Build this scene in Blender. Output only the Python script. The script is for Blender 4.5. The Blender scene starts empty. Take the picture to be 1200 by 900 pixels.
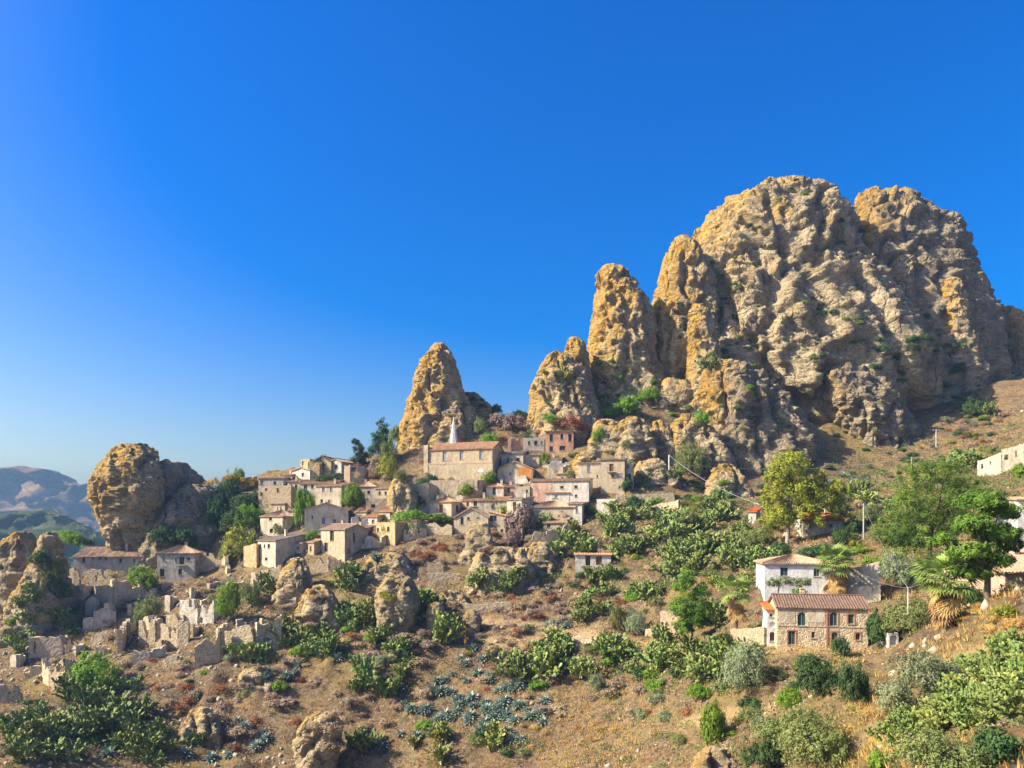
import bpy, math, random
import numpy as np
from mathutils import Vector
# ------------------------------------------------------------ camera, sky, sun, exposure
SC = bpy.context.scene
COL = SC.collection
F, CX, HZ = 857.0, 600.0, 620.0          # focal length and horizon in pixels of a 1200 x 900 picture
SUN_AZ, SUN_EL = math.radians(-101), math.radians(38)
cam_d = bpy.data.cameras.new('camera')
cam_d.sensor_width = 36.0
cam_d.lens = F / 1200 * 36
cam_d.shift_y = (HZ - 450) / 1200
cam_d.clip_start, cam_d.clip_end = 0.5, 9000
cam = bpy.data.objects.new('camera', cam_d)
cam.rotation_euler = (math.pi / 2, 0, 0)
COL.objects.link(cam)
SC.camera = cam
W = bpy.data.worlds.new('World')
SC.world = W
W.use_nodes = True
nt = W.node_tree
bgn = nt.nodes['Background']
sky = nt.nodes.new('ShaderNodeTexSky')
sky.sky_type = 'NISHITA'
sky.sun_disc = False
sky.sun_elevation = SUN_EL
sky.sun_rotation = SUN_AZ
sky.altitude = 300
sky.air_density = 1.2
sky.dust_density = 5.0
sky.ozone_density = 4.5
hs = nt.nodes.new('ShaderNodeHueSaturation')
hs.inputs['Hue'].default_value = 0.517
hs.inputs['Saturation'].default_value = 1.72
nt.links.new(sky.outputs[0], hs.inputs['Color'])
nt.links.new(hs.outputs[0], bgn.inputs['Color'])
bgn.inputs['Strength'].default_value = 0.1
S_DIR = Vector((math.cos(SUN_EL) * math.sin(SUN_AZ), math.cos(SUN_EL) * math.cos(SUN_AZ), math.sin(SUN_EL)))
sl = bpy.data.lights.new('sun', 'SUN')
sl.energy = 5.0
sl.angle = math.radians(0.5)
sl.color = (1.0, 0.885, 0.68)
so = bpy.data.objects.new('sun', sl)
so.rotation_euler = (-S_DIR).to_track_quat('-Z', 'Y').to_euler()
so.location = S_DIR * 300
COL.objects.link(so)
SC.view_settings.view_transform = 'Standard'
SC.view_settings.look = 'None'
SC.view_settings.exposure = 1.25
SC.view_settings.gamma = 1.0
SC.view_settings.use_curve_mapping = False
try:
    SC.cycles.max_bounces = 5
    SC.cycles.diffuse_bounces = 3
    SC.cycles.transparent_max_bounces = 8
    SC.cycles.volume_bounces = 1
except Exception:
    pass
rng = np.random.default_rng(7)
R = random.Random(11)

# ------------------------------------------------------------ numeric helpers
def hsh(ix, iy, iz, s=0):
    h = (ix.astype(np.int64) * 374761393 + iy.astype(np.int64) * 668265263 + iz.astype(np.int64) * 2147483647 * 3 + s * 974634777) & 0xFFFFFFFF
    h = ((h ^ (h >> 13)) * 1274126177) & 0xFFFFFFFF
    h = ((h ^ (h >> 16)) * 2246822519) & 0xFFFFFFFF
    return ((h ^ (h >> 15)) & 0xFFFFFF) / float(0x1000000)
def vnoise(p, s=0):
    i = np.floor(p).astype(np.int64); f = p - i
    u = f * f * f * (f * (f * 6 - 15) + 10)
    r = 0
    for a in (0, 1):
        wa = u[:, 0] if a else 1 - u[:, 0]
        for b in (0, 1):
            wb = u[:, 1] if b else 1 - u[:, 1]
            for c in (0, 1):
                wc = u[:, 2] if c else 1 - u[:, 2]
                r = r + wa * wb * wc * hsh(i[:, 0] + a, i[:, 1] + b, i[:, 2] + c, s)
    return r * 2 - 1
def fbm(p, octv=4, s=0, gain=0.5):
    r, a, t = 0, 1.0, 0
    for k in range(octv):
        r = r + a * vnoise(p * (2.03 ** k) + 17.3 * k, s + k); t += a; a *= gain
    return r / t
def ridged(p, octv=4, s=0):
    r, a, t = 0, 1.0, 0
    for k in range(octv):
        r = r + a * (1 - 2 * np.abs(vnoise(p * (2.1 ** k) + 9.1 * k, s + k))); t += a; a *= 0.55
    return r / t
def worley(p, s=0, vec=False):
    i = np.floor(p).astype(np.int64)
    d1 = np.full(len(p), 9.0); d2 = np.full(len(p), 9.0); cid = np.zeros(len(p)); pv = np.zeros((len(p), 3))
    for a in (-1, 0, 1):
        for b in (-1, 0, 1):
            for c in (-1, 0, 1):
                x, y, z = i[:, 0] + a, i[:, 1] + b, i[:, 2] + c
                q = np.stack([x + hsh(x, y, z, s), y + hsh(x, y, z, s + 1), z + hsh(x, y, z, s + 2)], 1)
                d = np.sqrt(((q - p) ** 2).sum(1))
                m = d < d1
                if vec: pv[m] = (p - q)[m]
                d2 = np.where(m, d1, np.minimum(d2, d)); cid = np.where(m, hsh(x, y, z, s + 3), cid); d1 = np.where(m, d, d1)
    return (d1, d2, cid, pv) if vec else (d1, d2, cid)
def sstep(a, b, x):
    t = np.clip((x - a) / (b - a), 0, 1)
    return t * t * (3 - 2 * t)
def wx(px, d): return (px - CX) / F * d
def wz(py, d): return (HZ - py) / F * d
def proj(v): return CX + F * v[0] / v[1], HZ - F * v[2] / v[1]

# ------------------------------------------------------------ mesh helpers
def mesh_np(name, V, Fc, smooth=False):
    V = np.asarray(V, dtype=np.float32); me = bpy.data.meshes.new(name)
    if isinstance(Fc, np.ndarray):
        k = Fc.shape[1]; M = len(Fc)
        me.vertices.add(len(V)); me.vertices.foreach_set('co', V.ravel())
        me.loops.add(M * k); me.loops.foreach_set('vertex_index', Fc.astype(np.int32).ravel())
        me.polygons.add(M); me.polygons.foreach_set('loop_start', (np.arange(M) * k).astype(np.int32))
        me.update(calc_edges=True)
    else:
        me.from_pydata([tuple(map(float, v)) for v in V], [], [tuple(int(i) for i in f) for f in Fc]); me.update()
    if smooth: me.polygons.foreach_set('use_smooth', np.ones(len(me.polygons), dtype=bool))
    return me
def attr(me, name, vals):
    a = me.attributes.new(name, 'FLOAT', 'POINT'); a.data.foreach_set('value', np.asarray(vals, dtype=np.float32))
def obj(name, me, mat=None, parent=None, loc=None):
    o = bpy.data.objects.new(name, me); COL.objects.link(o)
    if mat is not None and me is not None and len(me.materials) == 0: me.materials.append(mat)
    if parent is not None: o.parent = parent
    if loc is not None: o.location = loc
    return o
def tag(o, label=None, cat=None, group=None, kind=None):
    if label: o['label'] = label
    if cat: o['category'] = cat
    if group: o['group'] = group
    if kind: o['kind'] = kind
    return o
class MB:
    def __init__(s): s.v = []; s.f = []
    def poly(s, *pts):
        n = len(s.v); s.v += [tuple(p) for p in pts]; s.f.append(tuple(range(n, n + len(pts))))
    def box(s, a, b):
        (x0, y0, z0), (x1, y1, z1) = a, b
        n = len(s.v)
        s.v += [(x0, y0, z0), (x1, y0, z0), (x1, y1, z0), (x0, y1, z0), (x0, y0, z1), (x1, y0, z1), (x1, y1, z1), (x0, y1, z1)]
        s.f += [tuple(n + i for i in q) for q in ((0, 3, 2, 1), (4, 5, 6, 7), (0, 1, 5, 4), (1, 2, 6, 5), (2, 3, 7, 6), (3, 0, 4, 7))]
    def tube(s, pts, rad, k=7, cap=True):
        pts = [Vector(p) for p in pts]; base = len(s.v)
        for i, p in enumerate(pts):
            t = (pts[min(i + 1, len(pts) - 1)] - pts[max(i - 1, 0)]).normalized()
            a = t.cross(Vector((0.3, 0.9, 0.2))); a = a.normalized() if a.length > 1e-3 else Vector((1, 0, 0)); b = t.cross(a)
            r = rad[i] if isinstance(rad, (list, tuple)) else rad
            for j in range(k):
                an = 2 * math.pi * j / k; s.v.append(tuple(p + (a * math.cos(an) + b * math.sin(an)) * r))
        for i in range(len(pts) - 1):
            for j in range(k):
                s.f.append((base + i * k + j, base + i * k + (j + 1) % k, base + (i + 1) * k + (j + 1) % k, base + (i + 1) * k + j))
        if cap: s.f.append(tuple(base + (len(pts) - 1) * k + j for j in range(k)))
    def build(s, name, mat, parent=None, smooth=False, loc=None):
        return obj(name, mesh_np(name, s.v, s.f, smooth), mat, parent, loc)

# ------------------------------------------------------------ materials
def new_mat(name, rough=0.9, spec=0.2):
    m = bpy.data.materials.new(name); m.use_nodes = True
    b = m.node_tree.nodes['Principled BSDF']
    b.inputs['Roughness'].default_value = rough; b.inputs['Specular IOR Level'].default_value = spec
    return m, m.node_tree, b
def N(t, typ, **kw):
    n = t.nodes.new(typ)
    for k, v in kw.items():
        if k in n.inputs: n.inputs[k].default_value = v
        else: setattr(n, k, v)
    return n
def ramp(t, src, stops):
    r = N(t, 'ShaderNodeValToRGB'); e = r.color_ramp.elements
    while len(e) < len(stops): e.new(0.5)
    for i, (p, c) in enumerate(stops):
        e[i].position = p; e[i].color = (*c, 1) if len(c) == 3 else c
    t.links.new(src, r.inputs[0]); return r.outputs[0]
def mixc(t, fac, a, b, typ='MIX'):
    m = N(t, 'ShaderNodeMix', data_type='RGBA', blend_type=typ)
    for s, v in ((0, fac), (6, a), (7, b)):
        if isinstance(v, (int, float)): m.inputs[s].default_value = v
        elif isinstance(v, tuple): m.inputs[s].default_value = (*v, 1)
        else: t.links.new(v, m.inputs[s])
    return m.outputs[2]
def fac(t, src, a, b):
    m = N(t, 'ShaderNodeMapRange'); m.inputs[1].default_value = a; m.inputs[2].default_value = b
    t.links.new(src, m.inputs[0]); return m.outputs[0]
def mth(t, op, a, b=0.0):
    m = N(t, 'ShaderNodeMath', operation=op)
    for i, v in enumerate((a, b)):
        if isinstance(v, (int, float)): m.inputs[i].default_value = v
        else: t.links.new(v, m.inputs[i])
    return m.outputs[0]
def noise(t, scale, detail=4.0, vec=None, rough=0.6):
    n = N(t, 'ShaderNodeTexNoise', Scale=scale, Detail=detail, Roughness=rough)
    if vec is not None: t.links.new(vec, n.inputs['Vector'])
    return n.outputs['Fac']
def coords(t, world=True, stretch=None):
    c = N(t, 'ShaderNodeNewGeometry').outputs['Position'] if world else N(t, 'ShaderNodeTexCoord').outputs['Object']
    if stretch:
        m = N(t, 'ShaderNodeMapping'); m.inputs['Scale'].default_value = stretch[:3]
        if len(stretch) > 3: m.inputs['Rotation'].default_value = stretch[3:]
        t.links.new(c, m.inputs['Vector']); c = m.outputs[0]
    return c
def bump(t, b, h, strength, dist):
    n = N(t, 'ShaderNodeBump', Strength=strength, Distance=dist)
    t.links.new(h, n.inputs['Height']); t.links.new(n.outputs[0], b.inputs['Normal'])

def rock_material(name, light, mid, dark, lich_sun=(0.52, 0.29, 0.025)):
    m, t, b = new_mat(name, 0.95, 0.1)
    c = coords(t)
    col = ramp(t, noise(t, 0.16, 6, c), [(0.3, dark), (0.5, mid), (0.68, light)])
    st = coords(t, True, (0.25, 0.25, 1.1, 0.0, 0.35, 0.0))
    col = mixc(t, fac(t, noise(t, 0.9, 5, st), 0.45, 0.75), col, tuple(x * 0.62 for x in mid))
    vo = N(t, 'ShaderNodeTexVoronoi', Scale=0.75); t.links.new(c, vo.inputs['Vector'])
    pit = fac(t, vo.outputs['Distance'], 0.0, 0.42)
    pitm = mth(t, 'MULTIPLY', mth(t, 'SUBTRACT', 1.0, pit), fac(t, noise(t, 0.3, 3, c), 0.5, 0.62))
    col = mixc(t, fac(t, noise(t, 3.2, 6, c, 0.7), 0.5, 0.68), col, tuple(x * 1.2 for x in light))
    col = mixc(t, fac(t, noise(t, 1.1, 7, c, 0.75), 0.54, 0.66), col, tuple(x * 0.5 for x in dark))
    la = N(t, 'ShaderNodeAttribute', attribute_name='lichen_sun_gold').outputs['Fac']
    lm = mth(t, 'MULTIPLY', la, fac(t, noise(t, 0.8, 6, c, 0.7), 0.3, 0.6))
    col = mixc(t, lm, col, mixc(t, noise(t, 1.7, 4, c), lich_sun, tuple(x * 0.55 for x in lich_sun)))  # orange lichen colour, doubling as painted sunlit gold
    t.links.new(col, b.inputs['Base Color'])
    h = mth(t, 'ADD', mth(t, 'MULTIPLY', noise(t, 1.3, 8, c, 0.7), 1.0), mth(t, 'MULTIPLY', pitm, -0.6))
    wv = N(t, 'ShaderNodeTexNoise', Scale=0.5, Detail=4.0); t.links.new(c, wv.inputs['Vector'])
    def crk(stretch, sc, lo):
        mp = N(t, 'ShaderNodeMapping'); mp.inputs['Scale'].default_value = stretch[:3]; mp.inputs['Rotation'].default_value = stretch[3:]
        t.links.new(c, mp.inputs['Vector']); ad = N(t, 'ShaderNodeVectorMath', operation='ADD'); t.links.new(mp.outputs[0], ad.inputs[0]); t.links.new(wv.outputs['Color'], ad.inputs[1])
        v_ = N(t, 'ShaderNodeTexVoronoi', Scale=sc, feature='DISTANCE_TO_EDGE'); t.links.new(ad.outputs[0], v_.inputs['Vector']); return fac(t, v_.outputs['Distance'], 0.0, lo)
    mk = fac(t, noise(t, 0.075, 4, c), 0.42, 0.62); mk2 = fac(t, noise(t, 0.06, 4, coords(t, True, (1, 1, 1, 1.0, 2.0, 0.5))), 0.4, 0.6)
    h = mth(t, 'ADD', h, mth(t, 'ADD', mth(t, 'MULTIPLY', mth(t, 'MULTIPLY', crk((0.5, 0.5, 0.16, 0, 0.35, 0), 0.45, 0.13), 1.15), mk), mth(t, 'MULTIPLY', mth(t, 'MULTIPLY', crk((0.3, 0.3, 0.9, 0, 0.85, 0), 0.7, 0.2), 0.4), mk2)))
    bump(t, b, h, 1.0, 1.2)
    return m
M = {}
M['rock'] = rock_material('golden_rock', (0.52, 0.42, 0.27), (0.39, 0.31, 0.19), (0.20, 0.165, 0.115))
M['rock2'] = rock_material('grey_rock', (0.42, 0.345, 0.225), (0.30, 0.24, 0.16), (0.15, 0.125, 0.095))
def ground_material():
    m, t, b = new_mat('dry_hillside_soil', 1.0, 0.05)
    c = coords(t)
    col = ramp(t, noise(t, 0.09, 6, c), [(0.3, (0.10, 0.075, 0.048)), (0.45, (0.18, 0.125, 0.075)), (0.56, (0.25, 0.17, 0.085)), (0.7, (0.28, 0.225, 0.135))])
    col = mixc(t, fac(t, noise(t, 0.7, 6, c, 0.7), 0.42, 0.6), col, ramp(t, noise(t, 0.25, 3, c), [(0.4, (0.085, 0.065, 0.045)), (0.6, (0.20, 0.11, 0.05))]))
    col = mixc(t, fac(t, noise(t, 2.5, 6, c, 0.7), 0.5, 0.68), col, (0.33, 0.265, 0.165))
    col = mixc(t, fac(t, noise(t, 1.3, 6, c, 0.75), 0.52, 0.64), col, (0.07, 0.065, 0.035))
    col = mixc(t, fac(t, noise(t, 0.045, 4, c), 0.52, 0.62), col, mixc(t, noise(t, 1.8, 5, c), (0.13, 0.12, 0.05), (0.30, 0.20, 0.09)))
    pa = N(t, 'ShaderNodeAttribute', attribute_name='bare').outputs['Fac']
    col = mixc(t, pa, col, mixc(t, noise(t, 0.8, 5, c), (0.42, 0.31, 0.17), (0.32, 0.21, 0.10)))
    t.links.new(col, b.inputs['Base Color'])
    bump(t, b, noise(t, 2.0, 8, c, 0.75), 1.0, 0.6)
    return m
M['ground'] = ground_material()
# ------------------------------------------------------------ the hillside: one sheet through surveyed points (pixel, pixel, distance)
CTRL = [(0,900,98),(150,900,103),(300,900,106),(450,900,106),(600,900,101),(750,900,91),(850,900,74),(930,900,60),(1000,900,50),(1100,900,40),(1200,900,33),
 (0,800,128),(150,800,127),(300,800,124),(450,800,122),(600,800,119),(750,800,110),(830,800,96),(900,800,86),(1000,800,72),(1100,800,57),(1200,800,43),
 (0,740,150),(150,740,147),(300,740,139),(450,740,134),(600,740,131),(700,745,126),(790,750,114),(850,757,101),(905,757,91),(1018,757,90),(1060,747,86),(1110,738,79),(1200,700,58),
 (60,690,168),(150,690,164),(230,690,160),(300,680,158),(400,680,152),(465,730,140),(500,690,149),(600,690,146),(700,690,141),(780,690,130),(850,700,117),(900,700,107),(960,700,105),(1050,690,103),(1150,680,92),(1200,655,80),
 (80,668,176),(170,668,176),(235,678,170),(300,660,167),(360,655,164),(420,650,163),(480,640,163),(540,640,161),(600,640,161),(660,650,156),(715,664,147),(780,640,147),(840,630,145),(900,625,138),(980,625,130),(1100,620,120),(1200,615,108),
 (250,620,184),(320,625,176),(380,620,173),(440,615,172),(510,610,171),(560,605,171),(620,600,172),(700,595,171),(760,600,163),(820,590,165),(900,585,166),(1000,580,165),(1100,565,160),(1200,548,150),
 (230,600,190),(270,580,192),(300,570,192),(340,565,192),(380,560,192),(400,588,182),(450,575,184),(500,580,180),(540,565,186),(600,560,186),(640,545,188),(700,572,178),(760,555,182),(850,580,176),(950,572,182),(1040,550,190),(1090,525,200),(1150,495,212),(1200,468,215),
 (380,548,198),(430,545,197),(460,545,194),(600,525,194),(560,500,206),(600,492,210),(640,505,203),(680,520,196),(700,500,203),(750,480,209),(800,480,210),(860,520,200)]
P3 = [(wx(a, d), d, wz(b, d)) for a, b, d in CTRL]
P3 += [(0, -10, -5), (0, -90, 6), (-70, -20, -12), (70, -10, 2), (0, 22, -14), (0, 45, -24), (0, 70, -31), (-50, 45, -32), (-70, 80, -38), (-140, 60, -48), (35, 25, -9.5), (60, 40, -6), (90, 70, 2), (130, 120, 17),
       (-150, 120, -42), (-190, 160, -44), (-115, 185, -16), (-135, 200, -24), (-120, 225, -30), (-85, 215, 4), (-85, 240, -10), (-60, 225, 12), (-50, 260, -12), (-20, 235, 24), (-10, 275, 8), (20, 240, 42), (50, 250, 50), (85, 250, 48), (120, 250, 50), (160, 250, 52), (180, 200, 42),
       (0, 330, -20), (80, 320, 35), (180, 330, 45), (260, 250, 50), (260, 120, 30), (-250, 250, -65), (-120, 330, -65), (-300, 60, -60), (250, 0, 15), (-300, -100, -40), (150, -120, 15)]
P3 = np.array(P3, dtype=float)
def _ker(a, b): return np.sqrt(((a[:, None, :2] - b[None, :, :2]) ** 2).sum(2) + 36.0)
_A = _ker(P3, P3) - np.eye(len(P3)) * 0.6
_z0 = P3[:, 2].mean(); _w = np.linalg.solve(_A, P3[:, 2] - _z0)
def ground_base(x, y):
    q = np.stack([x, y], 1); out = np.empty(len(q))
    for i in range(0, len(q), 20000):
        out[i:i + 20000] = _ker(q[i:i + 20000], P3) @ _w + _z0
    r = np.sqrt((x / 300) ** 2 + ((y - 120) / 300) ** 2); k = sstep(1.0, 1.7, r)
    return out * (1 - k) + (-75 + 12 * np.sin(x / 260) * np.cos(y / 310)) * k
PATHS = [[(560, 752), (640, 752), (720, 757), (800, 760), (900, 762), (1000, 760)], [(900, 835), (840, 838), (800, 850)], [(560, 728), (650, 738), (700, 745)],
         [(1010, 870), (1040, 830), (1075, 800), (1130, 770), (1190, 745)]]
def axis(lo, hi, step, far, g=1.12):
    a = list(np.arange(lo, hi + step * .5, step)); s = step; x = a[-1]
    while x < far: s *= g; x += s; a.append(x)
    s = step; x = a[0]; pre = []
    while x > -far: s *= g; x -= s; pre.append(x)
    return np.array(pre[::-1] + a)
GX = axis(-128, 128, 0.76, 2600); GY = axis(30, 214, 0.76, 2600)
gx, gy = np.meshgrid(GX, GY); gx = gx.ravel(); gy = gy.ravel()
gz = ground_base(gx, gy)
_p = np.stack([gx, gy, gz * 0 + 3.3], 1)
near = sstep(260, 200, np.abs(gy - 120)) * sstep(260, 150, np.abs(gx))
steep = fbm(_p / 14, 4, 3)
gz = gz + near * (1.1 * steep + 0.55 * fbm(_p / 3.2, 4, 9) + 0.16 * fbm(_p / 0.9, 2, 21))
# narrow terraces following the contour on the cultivated lower slope
tm = near * sstep(0.0, 0.35, fbm(_p / 30, 2, 40)) * sstep(172, 150, gy)
ph = (gz + 0.8 * fbm(_p / 9, 2, 41)) / 2.6; fr = ph - np.floor(ph)
gz = gz + tm * 2.6 * (sstep(0.55, 0.95, fr) - fr) * 0.75
# rocky ribs
rib = ridged(np.stack([gx / 9, gy / 9, gz / 12], 1), 3, 60)
ribm = sstep(0.25, 0.6, rib) * sstep(0.05, 0.3, fbm(_p / 22, 3, 63)) * near
gz = gz + ribm * (1.2 + 0.9 * fbm(_p / 1.6, 3, 66))
bare = np.zeros(len(gx))
ppx = CX + F * gx / np.maximum(gy, 1); ppy = HZ - F * gz / np.maximum(gy, 1)
for pth in PATHS:
    for (a, b), (c, d) in zip(pth[:-1], pth[1:]):
        L2 = (c - a) ** 2 + (d - b) ** 2; tt = np.clip(((ppx - a) * (c - a) + (ppy - b) * (d - b)) / L2, 0, 1)
        dd = np.hypot(ppx - a - tt * (c - a), ppy - b - tt * (d - b))
        bare = np.maximum(bare, sstep(9, 4, dd) * (gy > 30))
nx_, ny_ = len(GX), len(GY)
ii = (np.arange(ny_ - 1)[:, None] * nx_ + np.arange(nx_ - 1)[None, :]).ravel()
gf = np.stack([ii, ii + 1, ii + 1 + nx_, ii + nx_], 1)
gme = mesh_np('ground', np.stack([gx, gy, gz], 1), gf, True)
attr(gme, 'bare', bare)
ground = tag(obj('ground', gme, M['ground']), kind='structure')
HITS = [ground]

# ------------------------------------------------------------ rocks: closed bodies with their own depth
def rock(name, label, rows, d0, amp, seed, nu=200, nv=160, lean=0.0, mat='rock', cat='rock', lich_sun=0.5, strata=0.35, pit=1.0, kind=None, boxy=0.8, group=None, skew=0.0, shear=0.0, dm=1.0, clefts=()):
    rows = sorted(rows); rows.append((rows[-1][0] + 26, rows[-1][1], rows[-1][2], rows[-1][3])); py = np.array([r[0] for r in rows], float)
    v = np.linspace(0, 1, nv); pv = py[0] + (py[-1] - py[0]) * v ** 1.15
    xl = np.interp(pv, py, [r[1] for r in rows]); xr = np.interp(pv, py, [r[2] for r in rows]); bb = np.interp(pv, py, [r[3] for r in rows])
    k = np.array([1, 2, 3, 2, 1.]) / 9
    def sm(a):
        e = np.concatenate([[a[0]] * 2, a, [a[-1]] * 2]); return np.convolve(e, k, 'valid')
    xl, xr, bb = sm(xl), sm(xr), sm(bb)
    yc = d0 + lean * (1 - v)
    zc = wz(pv, yc); x0, x1 = wx(xl, yc), wx(xr, yc); a = (x1 - x0) / 2; xc = (x0 + x1) / 2
    th = np.linspace(0, 1, nu, endpoint=False); th = th + 0.11 * np.sin(2 * math.pi * th - math.pi)* -1.0
    th = 2 * math.pi * th - math.pi / 2 + math.pi      # dense at the front
    th = th + math.pi
    ct, st = np.cos(th), np.sin(th)
    cx_ = np.sign(ct) * np.abs(ct) ** boxy; sy_ = np.sign(st) * np.abs(st) ** boxy
    X = xc[:, None] + a[:, None] * cx_[None, :]; Y = yc[:, None] + bb[:, None] * sy_[None, :] + skew * a[:, None] * cx_[None, :]; Z = np.repeat(zc[:, None], nu, 1)
    def normals(X, Y, Z):
        P = np.stack([X, Y, Z], 2)
        du = np.roll(P, -1, 1) - np.roll(P, 1, 1); dv = np.gradient(P, axis=0)
        n = np.cross(dv, du); n /= np.linalg.norm(n, axis=2, keepdims=True) + 1e-9
        s = np.sign((n[:, :, 0] * cx_[None, :] + n[:, :, 1] * sy_[None, :]).mean()); return n * s
    n0 = normals(X, Y, Z)
    P = np.stack([X, Y, Z], 2).reshape(-1, 3)
    S = seed * 13.7
    q = P + S
    qs = q + np.stack([0.35 * q[:, 2], 0 * q[:, 0], 0 * q[:, 0]], 1) * shear
    warp = np.stack([fbm(q / (amp * 2.5) + 5, 2, seed + 50), fbm(q / (amp * 2.5) + 11, 2, seed + 51), fbm(q / (amp * 2.5) + 23, 2, seed + 52)], 1) * amp * 0.7
    big = fbm(q / (amp * 8), 3, seed) * amp * 1.5
    nv1 = fbm((qs + warp) * np.array([1, 1, 0.32]) / (amp * 4.2), 3, seed + 5, 0.4)
    cr1 = -amp * 1.15 * sstep(0.14, 0.0, np.abs(nv1)) + amp * 0.9 * np.abs(nv1)
    nv2 = fbm((qs + warp * 0.5) * np.array([1, 1, 0.5]) / (amp * 1.7), 3, seed + 6, 0.5)
    cr2 = -amp * 0.30 * sstep(0.10, 0.0, np.abs(nv2))
    _, _, cid, pv_ = worley((q + warp) / (amp * 2.3) * np.array([1, 1, 0.7]), seed + 9, True)
    rd = np.stack([np.sin(cid * 40), np.cos(cid * 57), np.sin(cid * 91 + 1)], 1)
    rdg = (cid - 0.5) * amp * 0.55 + (pv_ * rd).sum(1) * amp * 0.75
    _, _, cid2, pv2 = worley((q + warp * 0.4) / (amp * 0.8) * np.array([1, 1, 0.8]), seed + 12, True)
    rd2 = np.stack([np.sin(cid2 * 43), np.cos(cid2 * 51), np.sin(cid2 * 87 + 1)], 1)
    fac_ = cr1 + cr2 + (cid2 - 0.5) * amp * 0.12 + (pv2 * rd2).sum(1) * amp * 0.17
    s = (P[:, 2] * 0.86 + P[:, 0] * 0.42 + P[:, 1] * 0.2) / 2.9 + 1.0 * fbm(q / 8, 3, seed + 15)
    led = (s - np.floor(s)); led = (sstep(0, 0.75, led) - sstep(0.8, 1.0, led)) * strata * sstep(-0.3, 0.3, fbm(q / 11, 2, seed + 18))
    h1, h2, hc = worley(q / 3.1, seed + 21)
    hole = -pit * 1.0 * sstep(0.42, 0.12, h1) * (hc > 0.62) * sstep(-0.1, 0.2, fbm(q / 9, 2, seed + 25))
    fine = (0.2 + 0.1 * min(amp, 3)) * fbm(q / (0.7 + 0.25 * amp), 3, seed + 30) + 0.35 * (ridged(q / 2.4, 3, seed + 33) - 0.2) * min(1, amp)
    edge = np.repeat(sstep(0, 0.06, v)[:, None], nu, 1).ravel()
    sil = 0.45 + 0.55 * np.abs(n0.reshape(-1, 3)[:, 1])
    disp = (big + rdg + fac_) * (0.2 + 0.8 * edge) * sil * dm + led + hole + fine * (0.4 + 0.6 * dm)
    if clefts:
        pw = P + warp * 0.5; qx = CX + F * pw[:, 0] / pw[:, 1]; qy = HZ - F * pw[:, 2] / pw[:, 1]
        for (ax, ay), (bx_, by_), wd, dpt in clefts:
            L2 = (bx_ - ax) ** 2 + (by_ - ay) ** 2; tt = np.clip(((qx - ax) * (bx_ - ax) + (qy - ay) * (by_ - ay)) / L2, 0, 1)
            dd = np.hypot(qx - ax - tt * (bx_ - ax), qy - ay - tt * (by_ - ay)); disp = disp - dpt * sstep(wd, 0, dd) * (P[:, 1] < d0 + 6)
    P2 = P + n0.reshape(-1, 3) * disp[:, None]
    G = P2.reshape(nv, nu, 3); n1 = normals(G[:, :, 0], G[:, :, 1], G[:, :, 2])
    nn = (0.5 * n0 + 0.5 * n1).reshape(-1, 3)
    vv = np.repeat(v[:, None], nu, 1).ravel()
    lc = sstep(0.15, 0.85, -nn[:, 0] * 0.75 + nn[:, 2] * 0.35 + (1 - vv) * 0.75 + 0.35 * fbm(q / 5, 3, seed + 40) - 0.25 + (lich_sun - 0.5))  # lichen plus sunlit gold painted on left-facing, upward and high faces
    base = Vector((float(xc[-1]), float(yc[-1]), float(zc[-1])))
    top = P2[:nu].mean(0) + np.array([0, 0, 0.3])
    V = np.vstack([P2, top]) - np.array(base)
    r = np.arange(nv - 1)[:, None] * nu; c = np.arange(nu)[None, :]; c2 = (c + 1) % nu
    fq = np.stack([(r + c).ravel(), (r + nu + c).ravel(), (r + nu + c2).ravel(), (r + c2).ravel()], 1)
    tri = np.stack([np.arange(nu), (np.arange(nu) + 1) % nu, np.full(nu, nv * nu), np.full(nu, nv * nu)], 1)
    me = mesh_np(name, V, fq, False)
    # cap
    cap = [tuple(range(nu))]
    import bmesh
    bm = bmesh.new(); bm.from_mesh(me); bm.verts.ensure_lookup_table()
    tv = bm.verts[nv * nu]
    for i in range(nu): bm.faces.new((bm.verts[(i + 1) % nu], bm.verts[i], tv))
    bmesh.ops.recalc_face_normals(bm, faces=bm.faces); bm.to_mesh(me); bm.free()
    attr(me, 'lichen_sun_gold', np.append(lc, lc[:nu].mean()))
    o = obj(name, me, M[mat], None, base)
    if kind: tag(o, kind=kind)
    else: tag(o, label, cat, group)
    HITS.append(o); return o
# the great massif
rock('mountain', '', [(219,905,952,6),(225,880,962,10),(238,856,972,16),(264,828,988,20),(290,808,1004,24),(330,798,1020,28),(380,796,1040,33),(430,790,1068,38),(470,786,1084,37),(520,780,1094,31),(560,776,1096,27),(600,776,1100,27)], 248, 2.8, 3, 360, 290, 4, kind='structure', lich_sun=0.20, strata=1.25, pit=1.6, shear=-1.0, skew=0.1, clefts=[((880, 395), (935, 470), 11, 5), ((935, 470), (1000, 560), 11, 5), ((900, 235), (925, 300), 8, 3.5), ((985, 262), (1012, 330), 10, 5), ((1012, 330), (1050, 420), 9, 4), ((1050, 420), (1085, 500), 9, 4), ((845, 330), (870, 400), 7, 3), ((940, 330), (1000, 430), 7, 2.5), ((870, 280), (960, 300), 5, 1.8)])
rock('mountain', '', [(230,1008,1030,4),(234,1000,1060,8),(246,996,1096,12),(266,990,1130,16),(290,980,1148,19),(350,975,1164,23),(420,970,1176,30),(470,970,1190,32),(520,970,1200,33),(560,970,1210,33)], 266, 2.6, 14, 260, 230, 2, mat='rock2', kind='structure', lich_sun=0.26, strata=1.2, pit=1.2, skew=0.42, shear=-0.8)
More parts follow.
